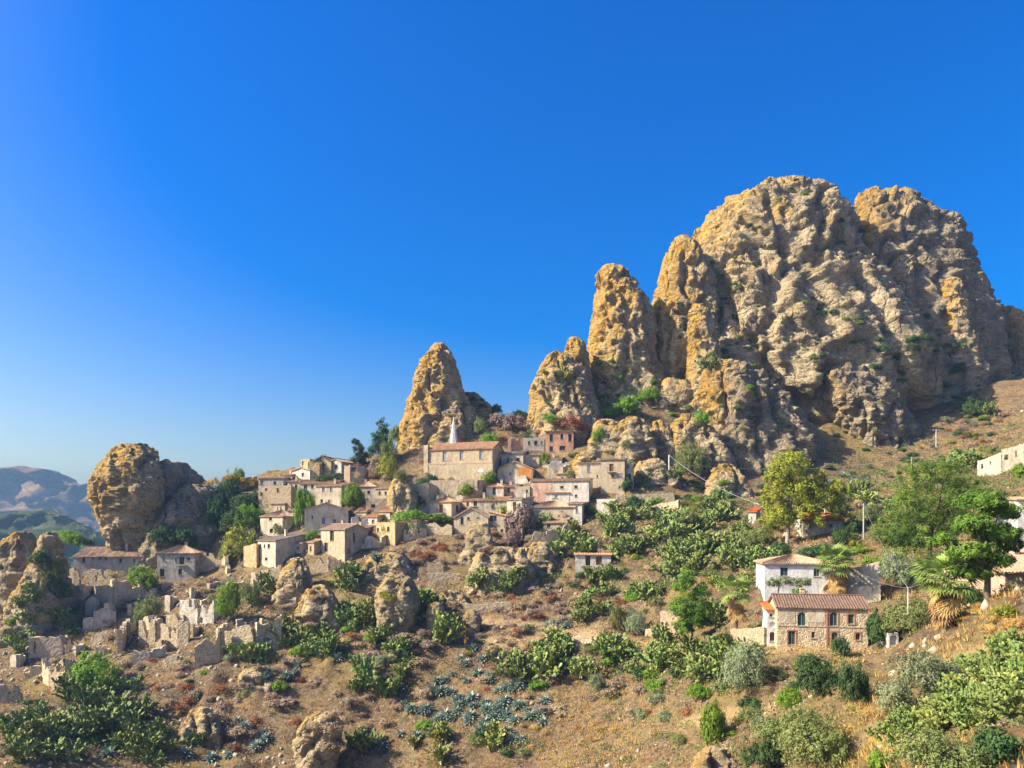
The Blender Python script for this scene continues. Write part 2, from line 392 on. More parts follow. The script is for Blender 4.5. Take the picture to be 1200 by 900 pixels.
rock('mountain', '', [(362,1168,1180,4),(376,1160,1196,7),(390,1155,1216,10),(420,1150,1250,14),(470,1140,1290,20),(510,1140,1310,24)], 262, 2.0, 22, 160, 120, mat='rock2', kind='structure', lich_sun=0.25)
rock('mountain', '', [(428,842,872,4),(440,828,890,7),(465,820,915,10),(500,822,945,12),(540,830,972,13),(585,838,990,14),(610,838,1000,14)], 204, 1.7, 31, 240, 160, kind='structure', mat='rock2', lich_sun=0.2, strata=1.1, skew=0.25)
rock('mountain', '', [(432,978,1024,3),(445,962,1040,6),(470,965,1056,9),(500,980,1072,10),(540,1000,1088,10),(575,1010,1095,10)], 214, 1.4, 37, 220, 150, kind='structure', mat='rock2', lich_sun=0.12, strata=1.1, skew=0.3)
rock('rock_spire', 'small upright rock knob with a bright orange tip under the right summit', [(327,1110,1118,1.5),(340,1104,1124,3),(365,1101,1130,4.5),(400,1100,1140,6),(440,1098,1150,7)], 238, 0.9, 41, 120, 120, cat='rock', lich_sun=0.35)
rock('rock_spire', 'tall rounded finger of rock with golden left edge, standing free beside the massif', [(313,708,724,3),(320,702,734,5),(334,699,746,7),(355,697,757,9),(385,692,764,11),(425,688,768,12),(465,688,778,13),(510,690,795,14)], 224, 1.35, 52, 220, 180, cat='rock', lich_sun=0.68, pit=1.3)
rock('rock_slab', 'tapering orange rock slab leaning on the left shoulder of the massif', [(280,794,803,3),(290,788,812,5),(310,780,824,8),(345,770,836,10),(390,760,842,11),(430,755,846,12),(490,752,856,13)], 229, 1.5, 58, 210, 170, cat='rock', lich_sun=0.56, pit=1.0)
rock('rock_spire', 'stubby grey-gold rock pillar in front of the massif, right of the orange slab', [(357,814,822,1.5),(366,810,831,3),(390,808,838,4),(430,806,843,5),(480,802,850,6)], 212, 0.8, 63, 140, 130, cat='rock', lich_sun=0.38)
rock('rock_outcrop', 'broad cactus-dotted crag at the foot of the tall rock finger', [(413,648,656,2),(422,640,668,4),(436,630,684,6),(455,622,694,8),(480,619,700,9),(515,616,706,11)], 207, 1.1, 68, 200, 140, cat='rock', lich_sun=0.52)
rock('rock_spire', 'small pointed bright orange rock tooth beside the tall rock finger', [(397,670,676,1.5),(404,665,683,3),(416,662,688,4),(440,660,692,5),(480,658,696,6)], 212, 0.6, 72, 120, 110, cat='rock', lich_sun=0.85)
rock('rock_spire', 'ochre rock spire with yellow crest rising behind the church', [(404,508,520,3),(411,502,527,5),(424,494,532,7),(440,489,535,8),(458,484,541,9),(476,478,552,10),(500,470,566,12),(525,468,574,13),(560,466,580,14),(590,464,582,14)], 212, 1.25, 77, 250, 200, cat='rock', lich_sun=0.72, pit=1.5)
rock('rock_shoulder', 'dark lower rock shoulder stepping down right of the ochre spire', [(461,545,556,2),(470,540,568,4),(484,536,577,6),(505,532,586,7),(540,530,592,8)], 216, 0.9, 83, 160, 110, cat='rock', mat='rock2', lich_sun=0.25)
rock('rock_outcrop', 'huge overhanging head-shaped rock at the left end of the village', [(522,154,166,4),(528,147,176,6),(538,141,190,8),(549,135,201,10),(564,128,205,11.5),(585,123,208,12),(600,131,209,11),(617,138,210,10),(637,143,210,9),(665,147,212,9)], 188, 1.1, 88, 260, 200, cat='rock', lich_sun=0.62, pit=1.3, lean=-4, skew=0.1, boxy=0.55, dm=0.85, clefts=[((190, 530), (205, 620), 6, 2)])
rock('rock_outcrop', 'knobbly rock shoulder just right of the head-shaped rock', [(543,204,217,3),(549,200,221,4.5),(557,198,230,6),(568,196,240,7),(600,190,262,9),(640,188,270,9)], 195, 0.8, 93, 160, 120, cat='rock', mat='rock2', lich_sun=0.35)
rock('rock_slab', 'grey slanting rock slab with pale rim below the rock shoulder', [(569,226,244,2),(575,219,250,3.5),(590,208,260,5),(615,195,270,6),(645,182,276,7),(670,180,280,7)], 183, 0.7, 97, 200, 130, cat='rock', mat='rock2', lich_sun=0.2, lean=2, skew=0.5, boxy=0.6)
rock('rock_outcrop', 'layered brown rock hump at the left edge of the picture', [(624,24,32,2),(634,13,36,3.5),(652,0,40,5),(676,-14,47,7),(705,-30,58,9),(760,-40,56,10)], 158, 0.9, 103, 160, 130, cat='rock', lich_sun=0.42, strata=0.8, dm=0.65, boxy=0.65)
rock('rock_outcrop', 'pointed layered rock tooth beside the brown hump at the left edge', [(624,58,63,1.2),(633,53,65,2.2),(650,47,67,3.2),(670,38,69,4.5),(705,24,75,6),(750,14,76,8)], 152, 0.7, 107, 150, 130, cat='rock', lich_sun=0.45, strata=0.8, dm=0.65, boxy=0.65)
# ------------------------------------------------------------ casting a pixel onto hillside and rocks
bpy.context.view_layer.update()
DG = bpy.context.evaluated_depsgraph_get()
def cast(px, py, only_ground=False):
    d = Vector(((px - CX) / F, 1.0, (HZ - py) / F)); best = None; dn = d.normalized()
    for o in (HITS[:1] if only_ground else HITS):
        ok, loc, nor, _ = o.ray_cast(-o.location, dn, distance=420, depsgraph=DG)
        if ok:
            w = loc + o.location
            if best is None or w.y < best[0].y: best = (w, nor)
    return best
def gnd(px, py, default=None):
    h = cast(px, py, True)
    return h[0] if h else Vector((wx(px, default or 190), default or 190, wz(py, default or 190)))
def gz_at(x, y):
    ok, loc, nor, _ = ground.ray_cast(Vector((x, y, 300)), Vector((0, 0, -1)), depsgraph=DG)
    return loc.z if ok else 0.0

# ------------------------------------------------------------ building materials
def wall_material(name, plaster, stone, amount, scale=2.2):
    m, t, b = new_mat(name, 0.95, 0.1)
    c = coords(t)
    ri = N(t, 'ShaderNodeObjectInfo').outputs['Random']
    pl = mixc(t, fac(t, noise(t, 0.5, 6, c, 0.7), 0.4, 0.62), plaster, tuple(x * 0.66 for x in plaster))
    pl = mixc(t, fac(t, noise(t, 1.6, 6, coords(t, True, (1, 1, 0.25)), 0.75), 0.48, 0.66), pl, tuple(x * y for x, y in zip(plaster, (0.5, 0.47, 0.44))))
    vo = N(t, 'ShaderNodeTexVoronoi', Scale=scale, feature='DISTANCE_TO_EDGE'); t.links.new(c, vo.inputs['Vector'])
    vc = N(t, 'ShaderNodeTexVoronoi', Scale=scale); t.links.new(c, vc.inputs['Vector'])
    sc = mixc(t, fac(t, vc.outputs['Color'], 0.2, 0.9), tuple(x * 0.78 for x in stone), tuple(min(1, x * 1.25) for x in stone))
    sc = mixc(t, fac(t, vo.outputs['Distance'], 0.02, 0.09), tuple(x * 1.1 for x in plaster), sc)
    mk = fac(t, noise(t, 0.22, 5, c, 0.65), 0.62 - amount * 0.35, 0.70 - amount * 0.35)
    t.links.new(mixc(t, mk, pl, sc), b.inputs['Base Color'])
    bump(t, b, mth(t, 'ADD', noise(t, 4.0, 5, c), mth(t, 'MULTIPLY', mk, fac(t, vo.outputs['Distance'], 0, 0.12))), 0.7, 0.08)
    return m
def plain(name, colr, rough=0.8, var=0.25, scale=3.0, spec=0.25, metal=0.0):
    m, t, b = new_mat(name, rough, spec)
    c = coords(t)
    t.links.new(mixc(t, fac(t, noise(t, scale, 5, c), 0.35, 0.7), colr, tuple(x * (1 - var) for x in colr)), b.inputs['Base Color'])
    b.inputs['Metallic'].default_value = metal
    return m
M['tan'] = wall_material('tan_stone_wall', (0.50, 0.42, 0.30), (0.40, 0.31, 0.20), 0.35, 3.2)
M['stone'] = wall_material('brown_rubble_wall', (0.42, 0.34, 0.23), (0.34, 0.26, 0.17), 0.8, 3.0)
M['farm'] = wall_material('farmhouse_stone_wall', (0.54, 0.45, 0.31), (0.42, 0.33, 0.22), 0.9, 2.6)
M['cream'] = wall_material('cream_plaster_wall', (0.56, 0.49, 0.37), (0.42, 0.34, 0.23), 0.15, 3.0)
M['white'] = wall_material('worn_white_wall', (0.60, 0.56, 0.48), (0.45, 0.38, 0.28), 0.2, 3.0)
M['clean'] = wall_material('white_painted_wall', (0.66, 0.65, 0.63), (0.6, 0.58, 0.55), -0.6)
M['grey'] = wall_material('grey_render_wall', (0.42, 0.38, 0.33), (0.35, 0.29, 0.22), 0.3, 3.0)
M['pink'] = wall_material('pink_plaster_wall', (0.52, 0.29, 0.19), (0.42, 0.28, 0.18), 0.2)
M['palepink'] = wall_material('pale_pink_wall', (0.56, 0.36, 0.27), (0.45, 0.33, 0.25), 0.2)
M['orange'] = wall_material('orange_plaster_wall', (0.62, 0.27, 0.07), (0.45, 0.26, 0.12), 0.1)
M['yellow'] = wall_material('yellow_ochre_wall', (0.53, 0.41, 0.22), (0.42, 0.31, 0.17), 0.4, 3.0)
M['ruin'] = wall_material('ruined_stone_wall', (0.50, 0.41, 0.28), (0.42, 0.33, 0.21), 0.85, 2.4)
M['church'] = wall_material('church_stone_wall', (0.52, 0.42, 0.28), (0.46, 0.365, 0.24), 0.35, 3.4)
def tile_material(name, c1, c2, c3):
    m, t, b = new_mat(name, 0.9, 0.15)
    c = coords(t)
    col = ramp(t, noise(t, 1.4, 6, c, 0.75), [(0.3, c3), (0.5, c1), (0.7, c2)])
    vc = N(t, 'ShaderNodeTexVoronoi', Scale=3.2); t.links.new(c, vc.inputs['Vector'])
    sx_ = N(t, 'ShaderNodeSeparateColor'); t.links.new(vc.outputs['Color'], sx_.inputs[0])
    col = mixc(t, fac(t, sx_.outputs[0], 0.0, 1.6), col, c3)
    t.links.new(col, b.inputs['Base Color']); bump(t, b, noise(t, 5, 4, c), 0.6, 0.06)
    return m
M['tile'] = tile_material('old_clay_tiles', (0.37, 0.25, 0.16), (0.46, 0.33, 0.22), (0.22, 0.15, 0.105))
M['tile_o'] = tile_material('orange_clay_tiles', (0.42, 0.245, 0.13), (0.49, 0.31, 0.18), (0.29, 0.165, 0.095))
M['tile_g'] = tile_material('weathered_grey_tiles', (0.26, 0.215, 0.17), (0.34, 0.27, 0.20), (0.14, 0.12, 0.11))
M['tile_b'] = tile_material('brown_roof_tiles', (0.17, 0.105, 0.075), (0.23, 0.145, 0.10), (0.10, 0.07, 0.055))
M['tile_r'] = tile_material('bright_red_tiles', (0.60, 0.13, 0.03), (0.62, 0.2, 0.06), (0.45, 0.09, 0.03))
M['dark'] = plain('dark_glass_and_interior_shade', (0.018, 0.018, 0.022), 0.25, 0.3, 2, 0.5)  # near-black panel: dark glass, and painted interior shade in open windows and doorways
M['blue'] = plain('blue_shutter_paint', (0.10, 0.17, 0.36), 0.6)
M['green'] = plain('dark_green_shutter_paint', (0.025, 0.075, 0.075), 0.55)
M['red'] = plain('red_door_paint', (0.30, 0.05, 0.03), 0.6)
M['wood'] = plain('brown_door_wood', (0.20, 0.09, 0.04), 0.7)
M['pale'] = plain('pale_window_board', (0.42, 0.42, 0.45), 0.6)
M['frame'] = plain('weathered_frame_wood', (0.30, 0.26, 0.21), 0.8)
M['trimw'] = plain('white_trim', (0.70, 0.68, 0.64), 0.7, 0.1)
M['brick'] = plain('red_brick_trim', (0.36, 0.16, 0.09), 0.9, 0.4, 6)
M['iron'] = plain('black_iron', (0.03, 0.03, 0.03), 0.5)
M['steel'] = plain('galvanised_steel', (0.45, 0.47, 0.5), 0.45, 0.2, 2, 0.5, 0.6)
M['concrete'] = plain('grey_concrete', (0.42, 0.40, 0.37), 0.9, 0.3, 1.5)
M['timber'] = plain('grey_pole_timber', (0.33, 0.31, 0.29), 0.85, 0.3, 3)
KM = {'d': 'dark', 'b': 'blue', 'g': 'green', 'r': 'red', 'o': 'wood', 'w': 'pale'}

def slope(mb, p00, p10, p11, p01, period=0.34, th=0.14, sag=0.05, seed=0):
    p00, p10, p11, p01 = map(Vector, (p00, p10, p11, p01))
    Wd = max((p10 - p00).length, (p11 - p01).length); n = max(6, min(160, int(Wd / period * 2))); m = 4
    nr = (p10 - p00).cross(p01 - p00)
    if nr.length < 1e-6: nr = (p10 - p00).cross(p11 - p00)
    nr.normalize(); nr = nr if nr.z > 0 else -nr
    b0 = len(mb.v); rr = random.Random(seed)
    for j in range(m + 1):
        s = j / m
        for i in range(n + 1):
            t = i / n; p = p00.lerp(p10, t).lerp(p01.lerp(p11, t), s)
            q = p + nr * (0.05 * (1 if i % 2 else -1) + rr.uniform(-.02, .02)) - Vector((0, 0, sag * math.sin(math.pi * s) * math.sin(math.pi * t)))
            if j == 0: q = q + (p00 - p01).normalized() * rr.uniform(-0.05, 0.05)
            mb.v.append(tuple(q))
    for j in range(m):
        for i in range(n):
            a = b0 + j * (n + 1) + i; mb.f.append((a, a + 1, a + n + 2, a + n + 1))
    dn = Vector((0, 0, -th)); k = len(mb.v)
    mb.v += [tuple(q + dn - nr * 0.06) for q in (p00, p10, p11, p01)]
    mb.f.append((k + 3, k + 2, k + 1, k))
    c = [b0, b0 + n, b0 + m * (n + 1) + n, b0 + m * (n + 1)]
    mb.f.append((k, k + 1) + tuple(b0 + i for i in range(n, -1, -1)))
    mb.f += [(k + 1, k + 2, c[2], c[1]), (k + 2, k + 3, c[3], c[2]), (k + 3, k, c[0], c[3])]

def face_wall(mb, L, h, zb, opens, frame, t=0.32):
    """one wall face L x h with openings (a, b, z0, z1, arch); frame(s, z, depth) -> local point"""
    xs = sorted(set([0.0, L] + [x for o in opens for x in (max(0, o[0]), min(L, o[1]))])); zs = sorted(set([zb, h] + [z for o in opens for z in (max(zb, o[2]), min(h, o[3]))]))
    for i in range(len(xs) - 1):
        for j in range(len(zs) - 1):
            cx, cz = (xs[i] + xs[i + 1]) / 2, (zs[j] + zs[j + 1]) / 2
            if any(o[0] < cx < o[1] and o[2] < cz < o[3] for o in opens): continue
            mb.poly(frame(xs[i], zs[j], 0), frame(xs[i + 1], zs[j], 0), frame(xs[i + 1], zs[j + 1], 0), frame(xs[i], zs[j + 1], 0))
    for a, b, z0, z1, arch in opens:
        for (p, q) in (((a, z0), (b, z0)), ((b, z0), (b, z1)), ((b, z1), (a, z1)), ((a, z1), (a, z0))):
            mb.poly(frame(*p, 0), frame(*q, 0), frame(*q, t), frame(*p, t))
        if arch:
            r = (b - a) / 2; cxx = (a + b) / 2; k = 6
            for sgn in (-1, 1):
                pts = [(cxx + sgn * r * math.cos(math.pi / 2 * i / k), z1 - r + r * math.sin(math.pi / 2 * i / k)) for i in range(k + 1)]
                for i in range(k):
                    mb.poly(frame(cxx + sgn * r, z1, 0.004), frame(*pts[i], 0.004), frame(*pts[i + 1], 0.004))
                    mb.poly(frame(*pts[i], 0.004), frame(*pts[i + 1], 0.004), frame(*pts[i + 1], t), frame(*pts[i], t))
LAND = []; FOOT = []
def H(name, label, x0, x1, yb, ye, yaw=-20, D=6.0, roof='gx', rise=1.1, wall='tan', rm='tile', wins=(), d=None, over=0.28, cat='house', short=None, base=3.0, side=None, cornice=None):
    ya = math.radians(yaw); cu, su = math.cos(ya), math.sin(ya)
    pc = (x0 + x1) / 2
    if d is None: d = gnd(pc, yb).y
    C = (wx(pc, d), d)
    def sol(px):
        k = (px - CX) / F; return (k * d - C[0]) / (cu - k * su)
    sa, sb = sol(x0), sol(x1); W_ = sb - sa; A = Vector((C[0] + sa * cu, d + sa * su, wz(yb, d))); h = (yb - ye) * d / F
    root = obj(name, None, None, None, A); root.rotation_euler = (0, 0, ya); root['label'] = label; root['category'] = cat
    LAND.append((pc, (yb + ye) / 2, short or label))
    u = Vector((cu, su, 0)); v = Vector((-su, cu, 0)); z = Vector((0, 0, 1))
    def hit(face, px, py):
        r = Vector(((px - CX) / F, 1, (HZ - py) / F))
        if face == 'F': n, o = v, A
        elif face == 'R': n, o = u, A + u * W_
        else: n, o = u, A
        tt = o.dot(n) / r.dot(n); q = r * tt - A
        return (q.dot(u) if face == 'F' else q.dot(v)), q.z
    fr = {'F': (lambda s, zz, dp: (s, dp, zz)), 'R': (lambda s, zz, dp: (W_ - dp, s, zz)), 'L': (lambda s, zz, dp: (dp, s, zz)), 'B': (lambda s, zz, dp: (s, D - dp, zz))}
    opens = {'F': [], 'R': [], 'L': [], 'B': []}; items = []
    for w in wins:
        face, px, py, wp, hp, kd = w[:6]; arch = 'a' in kd; kd0 = kd[0]
        a, _ = hit(face, px - wp / 2, py); b, _ = hit(face, px + wp / 2, py); _, z1 = hit(face, px, py - hp / 2); _, z0 = hit(face, px, py + hp / 2)
        if b < a: a, b = b, a
        Lm = W_ if face == 'F' else D
        a, b = max(0.15, a), min(Lm - 0.15, b)
        if b - a < 0.2 or z1 - z0 < 0.2: continue
        opens[face].append((a, b, z0, z1, arch)); items.append((face, a, b, z0, z1, kd, arch))
    mb = MB()
    dz = {'gx': 0, 'gy': 0, 'hip': 0, 'mono': rise, 'monob': 0, 'flat': 0, 'monol': 0, 'monor': 0}[roof]
    for fc, L in (('F', W_), ('B', W_), ('L', D), ('R', D)):
        hh = h
        if fc == 'B' and roof == 'mono': hh = h + rise
        if fc == 'R' and roof == 'monor': hh = h + rise
        if fc == 'L' and roof == 'monol': hh = h + rise
        face_wall(mb, L, hh, -base, opens[fc], fr[fc])
    if roof == 'gx':
        for X in (0, W_): mb.poly((X, 0, h), (X, D, h), (X, D / 2, h + rise))
    if roof == 'gy':
        for Y in (0, D): mb.poly((0, Y, h), (W_, Y, h), (W_ / 2, Y, h + rise))
    if roof == 'mono':
        for X in (0, W_): mb.poly((X, 0, h), (X, D, h), (X, D, h + rise))
    if roof == 'monor':
        for Y in (0, D): mb.poly((0, Y, h), (W_, Y, h), (W_, Y, h + rise))
    if roof == 'monol':
        for Y in (0, D): mb.poly((0, Y, h), (W_, Y, h), (0, Y, h + rise))
    if roof == 'flat':
        mb.poly((0, 0, h - 0.25), (W_, 0, h - 0.25), (W_, D, h - 0.25), (0, D, h - 0.25))
    mb.build('wall', M[wall], root)
    o = over; rb = MB(); e = 0.06; sd = int(x0 * 7 + yb)
    if roof == 'gx':
        k = rise / (D / 2) * o
        slope(rb, (-o, -o, h - k + e), (W_ + o, -o, h - k + e), (W_ + o, D / 2, h + rise + e), (-o, D / 2, h + rise + e), seed=sd)
        slope(rb, (W_ + o, D + o, h - k + e), (-o, D + o, h - k + e), (-o, D / 2, h + rise + e), (W_ + o, D / 2, h + rise + e), seed=sd + 1)
        rb.tube([(-o, D / 2, h + rise + e + 0.03), (W_ + o, D / 2, h + rise + e + 0.03)], 0.11, 6)
    elif roof == 'gy':
        k = rise / (W_ / 2) * o
        slope(rb, (-o, D + o, h - k + e), (-o, -o, h - k + e), (W_ / 2, -o, h + rise + e), (W_ / 2, D + o, h + rise + e), seed=sd)
        slope(rb, (W_ + o, -o, h - k + e), (W_ + o, D + o, h - k + e), (W_ / 2, D + o, h + rise + e), (W_ / 2, -o, h + rise + e), seed=sd + 1)
        rb.tube([(W_ / 2, -o, h + rise + e + 0.03), (W_ / 2, D + o, h + rise + e + 0.03)], 0.11, 6)
    elif roof == 'mono':
        k = rise / D * o
        slope(rb, (-o, -o, h - k + e), (W_ + o, -o, h - k + e), (W_ + o, D + o, h + rise + k + e), (-o, D + o, h + rise + k + e), seed=sd)
    elif roof == 'monor':
        k = rise / W_ * o
        slope(rb, (-o, D + o, h - k + e), (-o, -o, h - k + e), (W_ + o, -o, h + rise + k + e), (W_ + o, D + o, h + rise + k + e), seed=sd)
    elif roof == 'monol':
        k = rise / W_ * o
        slope(rb, (W_ + o, -o, h - k + e), (W_ + o, D + o, h - k + e), (-o, D + o, h + rise + k + e), (-o, -o, h + rise + k + e), seed=sd)
    elif roof == 'hip':
        i = min(D / 2, W_ / 2 * 0.98); zz = h + rise + e; q = h + e - 0.05
        a1, b1 = (i, D / 2, zz), (W_ - i, D / 2, zz)
        slope(rb, (-o, -o, q), (W_ + o, -o, q), b1, a1, seed=sd); slope(rb, (W_ + o, D + o, q), (-o, D + o, q), a1, b1, seed=sd + 1)
        slope(rb, (W_ + o, -o, q), (W_ + o, D + o, q), b1, b1, seed=sd + 2); slope(rb, (-o, D + o, q), (-o, -o, q), a1, a1, seed=sd + 3)
    if rb.v: rb.build('roof', M[rm], root)
    for face, a, b, z0, z1, kd, arch in items:
        f = fr[face]; kk = kd[0]
        if kk == 'h': continue
        pm = MB(); dp = 0.2 if kk != 'd' else 0.24
        def bx(a_, b_, c_, d_, y0, y1):
            p, q = f(a_, c_, y0), f(b_, d_, y1); pm2.box([min(p[i], q[i]) for i in range(3)], [max(p[i], q[i]) for i in range(3)])
        pm2 = pm; bx(a - 0.02, b + 0.02, z0 - 0.02, z1 + 0.02, dp, dp + 0.05)
        nm = 'door' if (z1 - z0) > 1.55 and kk in 'ro' else 'window'
        if kk in 'gb' and b - a > 0.5:
            pm2 = MB(); mid = (a + b) / 2
            bx(a, mid - 0.012, z0, z1, dp - 0.05, dp - 0.005); bx(mid + 0.012, b, z0, z1, dp - 0.05, dp - 0.005); pm = pm2
        wo = pm.build(nm, M[KM[kk]], root)
        pm2 = MB(); s_ = 0.05; y0, y1 = dp - 0.09, dp - 0.052
        bx(a, a + s_, z0, z1, y0, y1); bx(b - s_, b, z0, z1, y0, y1)
        bx(a + s_, b - s_, z1 - s_, z1, y0, y1)
        if nm == 'window': bx(a + s_, b - s_, z0, z0 + s_, y0, y1); bx((a + b) / 2 - 0.02, (a + b) / 2 + 0.02, z0 + s_, z1 - s_, y0, y1)
        pm2.build('frame', M['frame'], wo)
        if nm == 'window':
            pm2 = MB(); bx(a - 0.1, b + 0.1, z0 - 0.12, z0 - 0.003, -0.08, 0.1); pm2.build('sill', M['frame'], wo)
        if 's' in kd:      # brick surround
            pm2 = MB(); bx(a - 0.17, a - 0.004, z0, z1 + 0.17, -0.03, 0.08); bx(b + 0.004, b + 0.17, z0, z1 + 0.17, -0.03, 0.08); bx(a - 0.004, b + 0.004, z1 + 0.003, z1 + 0.17, -0.03, 0.08); pm2.build('surround', M['brick'], wo)
        if 'B' in kd:      # balcony
            pm2 = MB(); bx(a - 0.5, b + 0.5, z0 - 0.22, z0 - 0.1, -0.8, -0.01); bo = pm2.build('balcony', M['concrete'], root)
            pm2 = MB(); bx(a - 0.48, b + 0.48, z0 + 0.86, z0 + 0.9, -0.78, -0.74)
            kx = a - 0.48
            while kx <= b + 0.5: bx(kx, kx + 0.025, z0 - 0.1, z0 + 0.86, -0.77, -0.745); kx += 0.16
            for q in (a - 0.48, b + 0.45): bx(q, q + 0.03, z0 + 0.86, z0 + 0.9, -0.74, -0.01)
            pm2.build('railing', M['iron'], bo)
    if cornice:
        for zc, hh, pr in cornice:
            mc = MB(); mc.box((-0.05, -pr, zc), (W_ + 0.05, -0.003, zc + hh)); mc.build('cornice', M['trimw' if wall == 'clean' else 'tan'], root)
    FOOT.append((A.x, A.y, cu, su, W_, D))
    if roof not in ('flat',) and W_ > 3.0 and int(x0 * 3 + yb) % 3 != 0 and cat == 'house':
        fx = 0.2 + 0.6 * ((int(x0 * 13 + yb * 7) % 10) / 10); cx0, cy0 = W_ * fx, D * 0.55; mc = MB(); mc.box((cx0, cy0, h - 0.3), (cx0 + 0.55, cy0 + 0.5, h + rise + 0.75)); mc.box((cx0 - 0.07, cy0 - 0.07, h + rise + 0.752), (cx0 + 0.62, cy0 + 0.57, h + rise + 0.86)); mc.build('chimney', M[wall], root)
    return root, W_, h, D, A
def child_box(root, name, a, b, mat):
    m = MB(); m.box(a, b); return m.build(name, M[mat], root)

# ------------------------------------------------------------ broken walls: stone courses with ragged tops
def ragged(root, p0, p1, h0, h1, th, mat, holes=(), seed=0, name='wall', rag=0.5, cell=0.36, arch=True, base=1.5):
    """p0, p1 world base points; h0, h1 heights; holes in (s0, s1, z0, z1) metres along the wall"""
    p0, p1 = Vector(p0), Vector(p1); hz = Vector((p1.x - p0.x, p1.y - p0.y, 0)); L = hz.length
    if L < 0.3: return
    u = hz / L; nrm = Vector((u.y, -u.x, 0)); n = max(2, int(L / cell)); zb = min(p0.z, p1.z) - base
    zt = max(p0.z + h0, p1.z + h1) + rag; m = max(2, int((zt - zb) / cell)); rr = random.Random(seed)
    prof = []; e = 0
    for i in range(n):
        t = (i + .5) / n; e = e * 0.7 + rr.uniform(-rag, rag) * 0.6; prof.append(p0.z + h0 + (p1.z + h1 - p0.z - h0) * t + e)
    if rag > 0.35 and n > 5:
        for _ in range(1 + n // 9):
            c_ = rr.uniform(0, n); wd = n * rr.uniform(.08, .22); dp_ = min(h0, h1) * rr.uniform(.35, .8)
            for i in range(n): prof[i] -= dp_ * max(0, 1 - abs(i - c_) / wd)
    keep = [[False] * m for _ in range(n)]
    for i in range(n):
        for j in range(m):
            s, zz = (i + .5) * L / n, zb + (j + .5) * (zt - zb) / m
            k = zz - 0.45 * (zt - zb) / m < prof[i]
            for (a, b, c, d) in holes:
                if a < s < b and c < zz < d - (abs(s - (a + b) / 2) * 0.6 if arch else 0): k = False
            keep[i][j] = k
    V = []; Fc = []; idx = {}
    def vid(i, j, side):
        key = (i, j, side)
        if key not in idx:
            jr = random.Random(hash((seed, i, j)) & 0xffffff); q = p0 + u * (L * i / n + jr.uniform(-.08, .08)); q.z = min(zb + (zt - zb) * j / m + jr.uniform(-.08, .08), (prof[max(0, i - 1)] + prof[min(n - 1, i)]) / 2 + jr.uniform(-.06, .1))
            idx[key] = len(V); V.append(tuple(q + nrm * (th / 2 * side + jr.uniform(-.022, .022))))
        return idx[key]
    for i in range(n):
        for j in range(m):
            if not keep[i][j]: continue
            f = [vid(i, j, 1), vid(i + 1, j, 1), vid(i + 1, j + 1, 1), vid(i, j + 1, 1)]; b = [vid(i, j, -1), vid(i + 1, j, -1), vid(i + 1, j + 1, -1), vid(i, j + 1, -1)]
            Fc.append(f); Fc.append(b[::-1])
            for di, dj, q in ((0, -1, (0, 1)), (1, 0, (1, 2)), (0, 1, (2, 3)), (-1, 0, (3, 0))):
                a_, b_ = i + di, j + dj
                if not (0 <= a_ < n and 0 <= b_ < m and keep[a_][b_]): Fc.append([f[q[1]], f[q[0]], b[q[0]], b[q[1]]])
    if Fc:
        c = Vector(root.location) if root else Vector((0, 0, 0))
        V = [tuple(Vector(q) - c) for q in V]
        return obj(name, mesh_np(name, V, Fc), M[mat], root)
def RUIN(name, label, walls, mat='ruin', cat='ruin', th=0.75, short=None, seed=None, rag=0.45):
    """walls: lists of ((px, ybase, ytop[, d]), (px, ybase, ytop[, d]), [holes in pixels (px, py, w, h)])"""
    w0 = walls[0]; g = gnd(w0[0][0], w0[0][1]) if len(w0[0]) < 4 else Vector((wx(w0[0][0], w0[0][3]), w0[0][3], wz(w0[0][1], w0[0][3])))
    root = tag(obj(name, None, None, None, g), label, cat, kind='thing')
    xs = [p[0] for w in walls for p in w[:2]]; ys = [q for w in walls for p in w[:2] for q in p[1:3]]
    LAND.append((sum(xs) / len(xs), sum(ys) / len(ys), short or label))
    for k, w in enumerate(walls):
        P = []
        for p in w[:2]:
            q = gnd(p[0], p[1]) if len(p) < 4 else Vector((wx(p[0], p[3]), p[3], wz(p[1], p[3])))
            P.append((q, (p[1] - p[2]) * q.y / F * (0.86 if rag > 0.4 else 1.0)))
        (a, ha), (b, hb) = P; hz = Vector((b.x - a.x, b.y - a.y, 0)); L = hz.length; u = hz / max(L, .01); nv = Vector((u.y, -u.x, 0)); holes = []
        for (hx, hy, hw, hh) in (w[2] if len(w) > 2 else ()):
            def hit(px, py):
                r = Vector(((px - CX) / F, 1, (HZ - py) / F)); t = a.dot(nv) / r.dot(nv) if abs(r.dot(nv)) > 1e-4 else a.y
                q = r * t; return (q - a).dot(u), q.z
            s0, s1 = sorted((hit(hx - hw / 2, hy)[0], hit(hx + hw / 2, hy)[0])); holes.append((s0, s1, hit(hx, hy + hh / 2)[1], hit(hx, hy - hh / 2)[1]))
        ragged(root, a, b, ha, hb, th, mat, holes, seed=(seed or int(xs[0] * 3 + ys[0])) + k * 17, rag=rag)
    return root
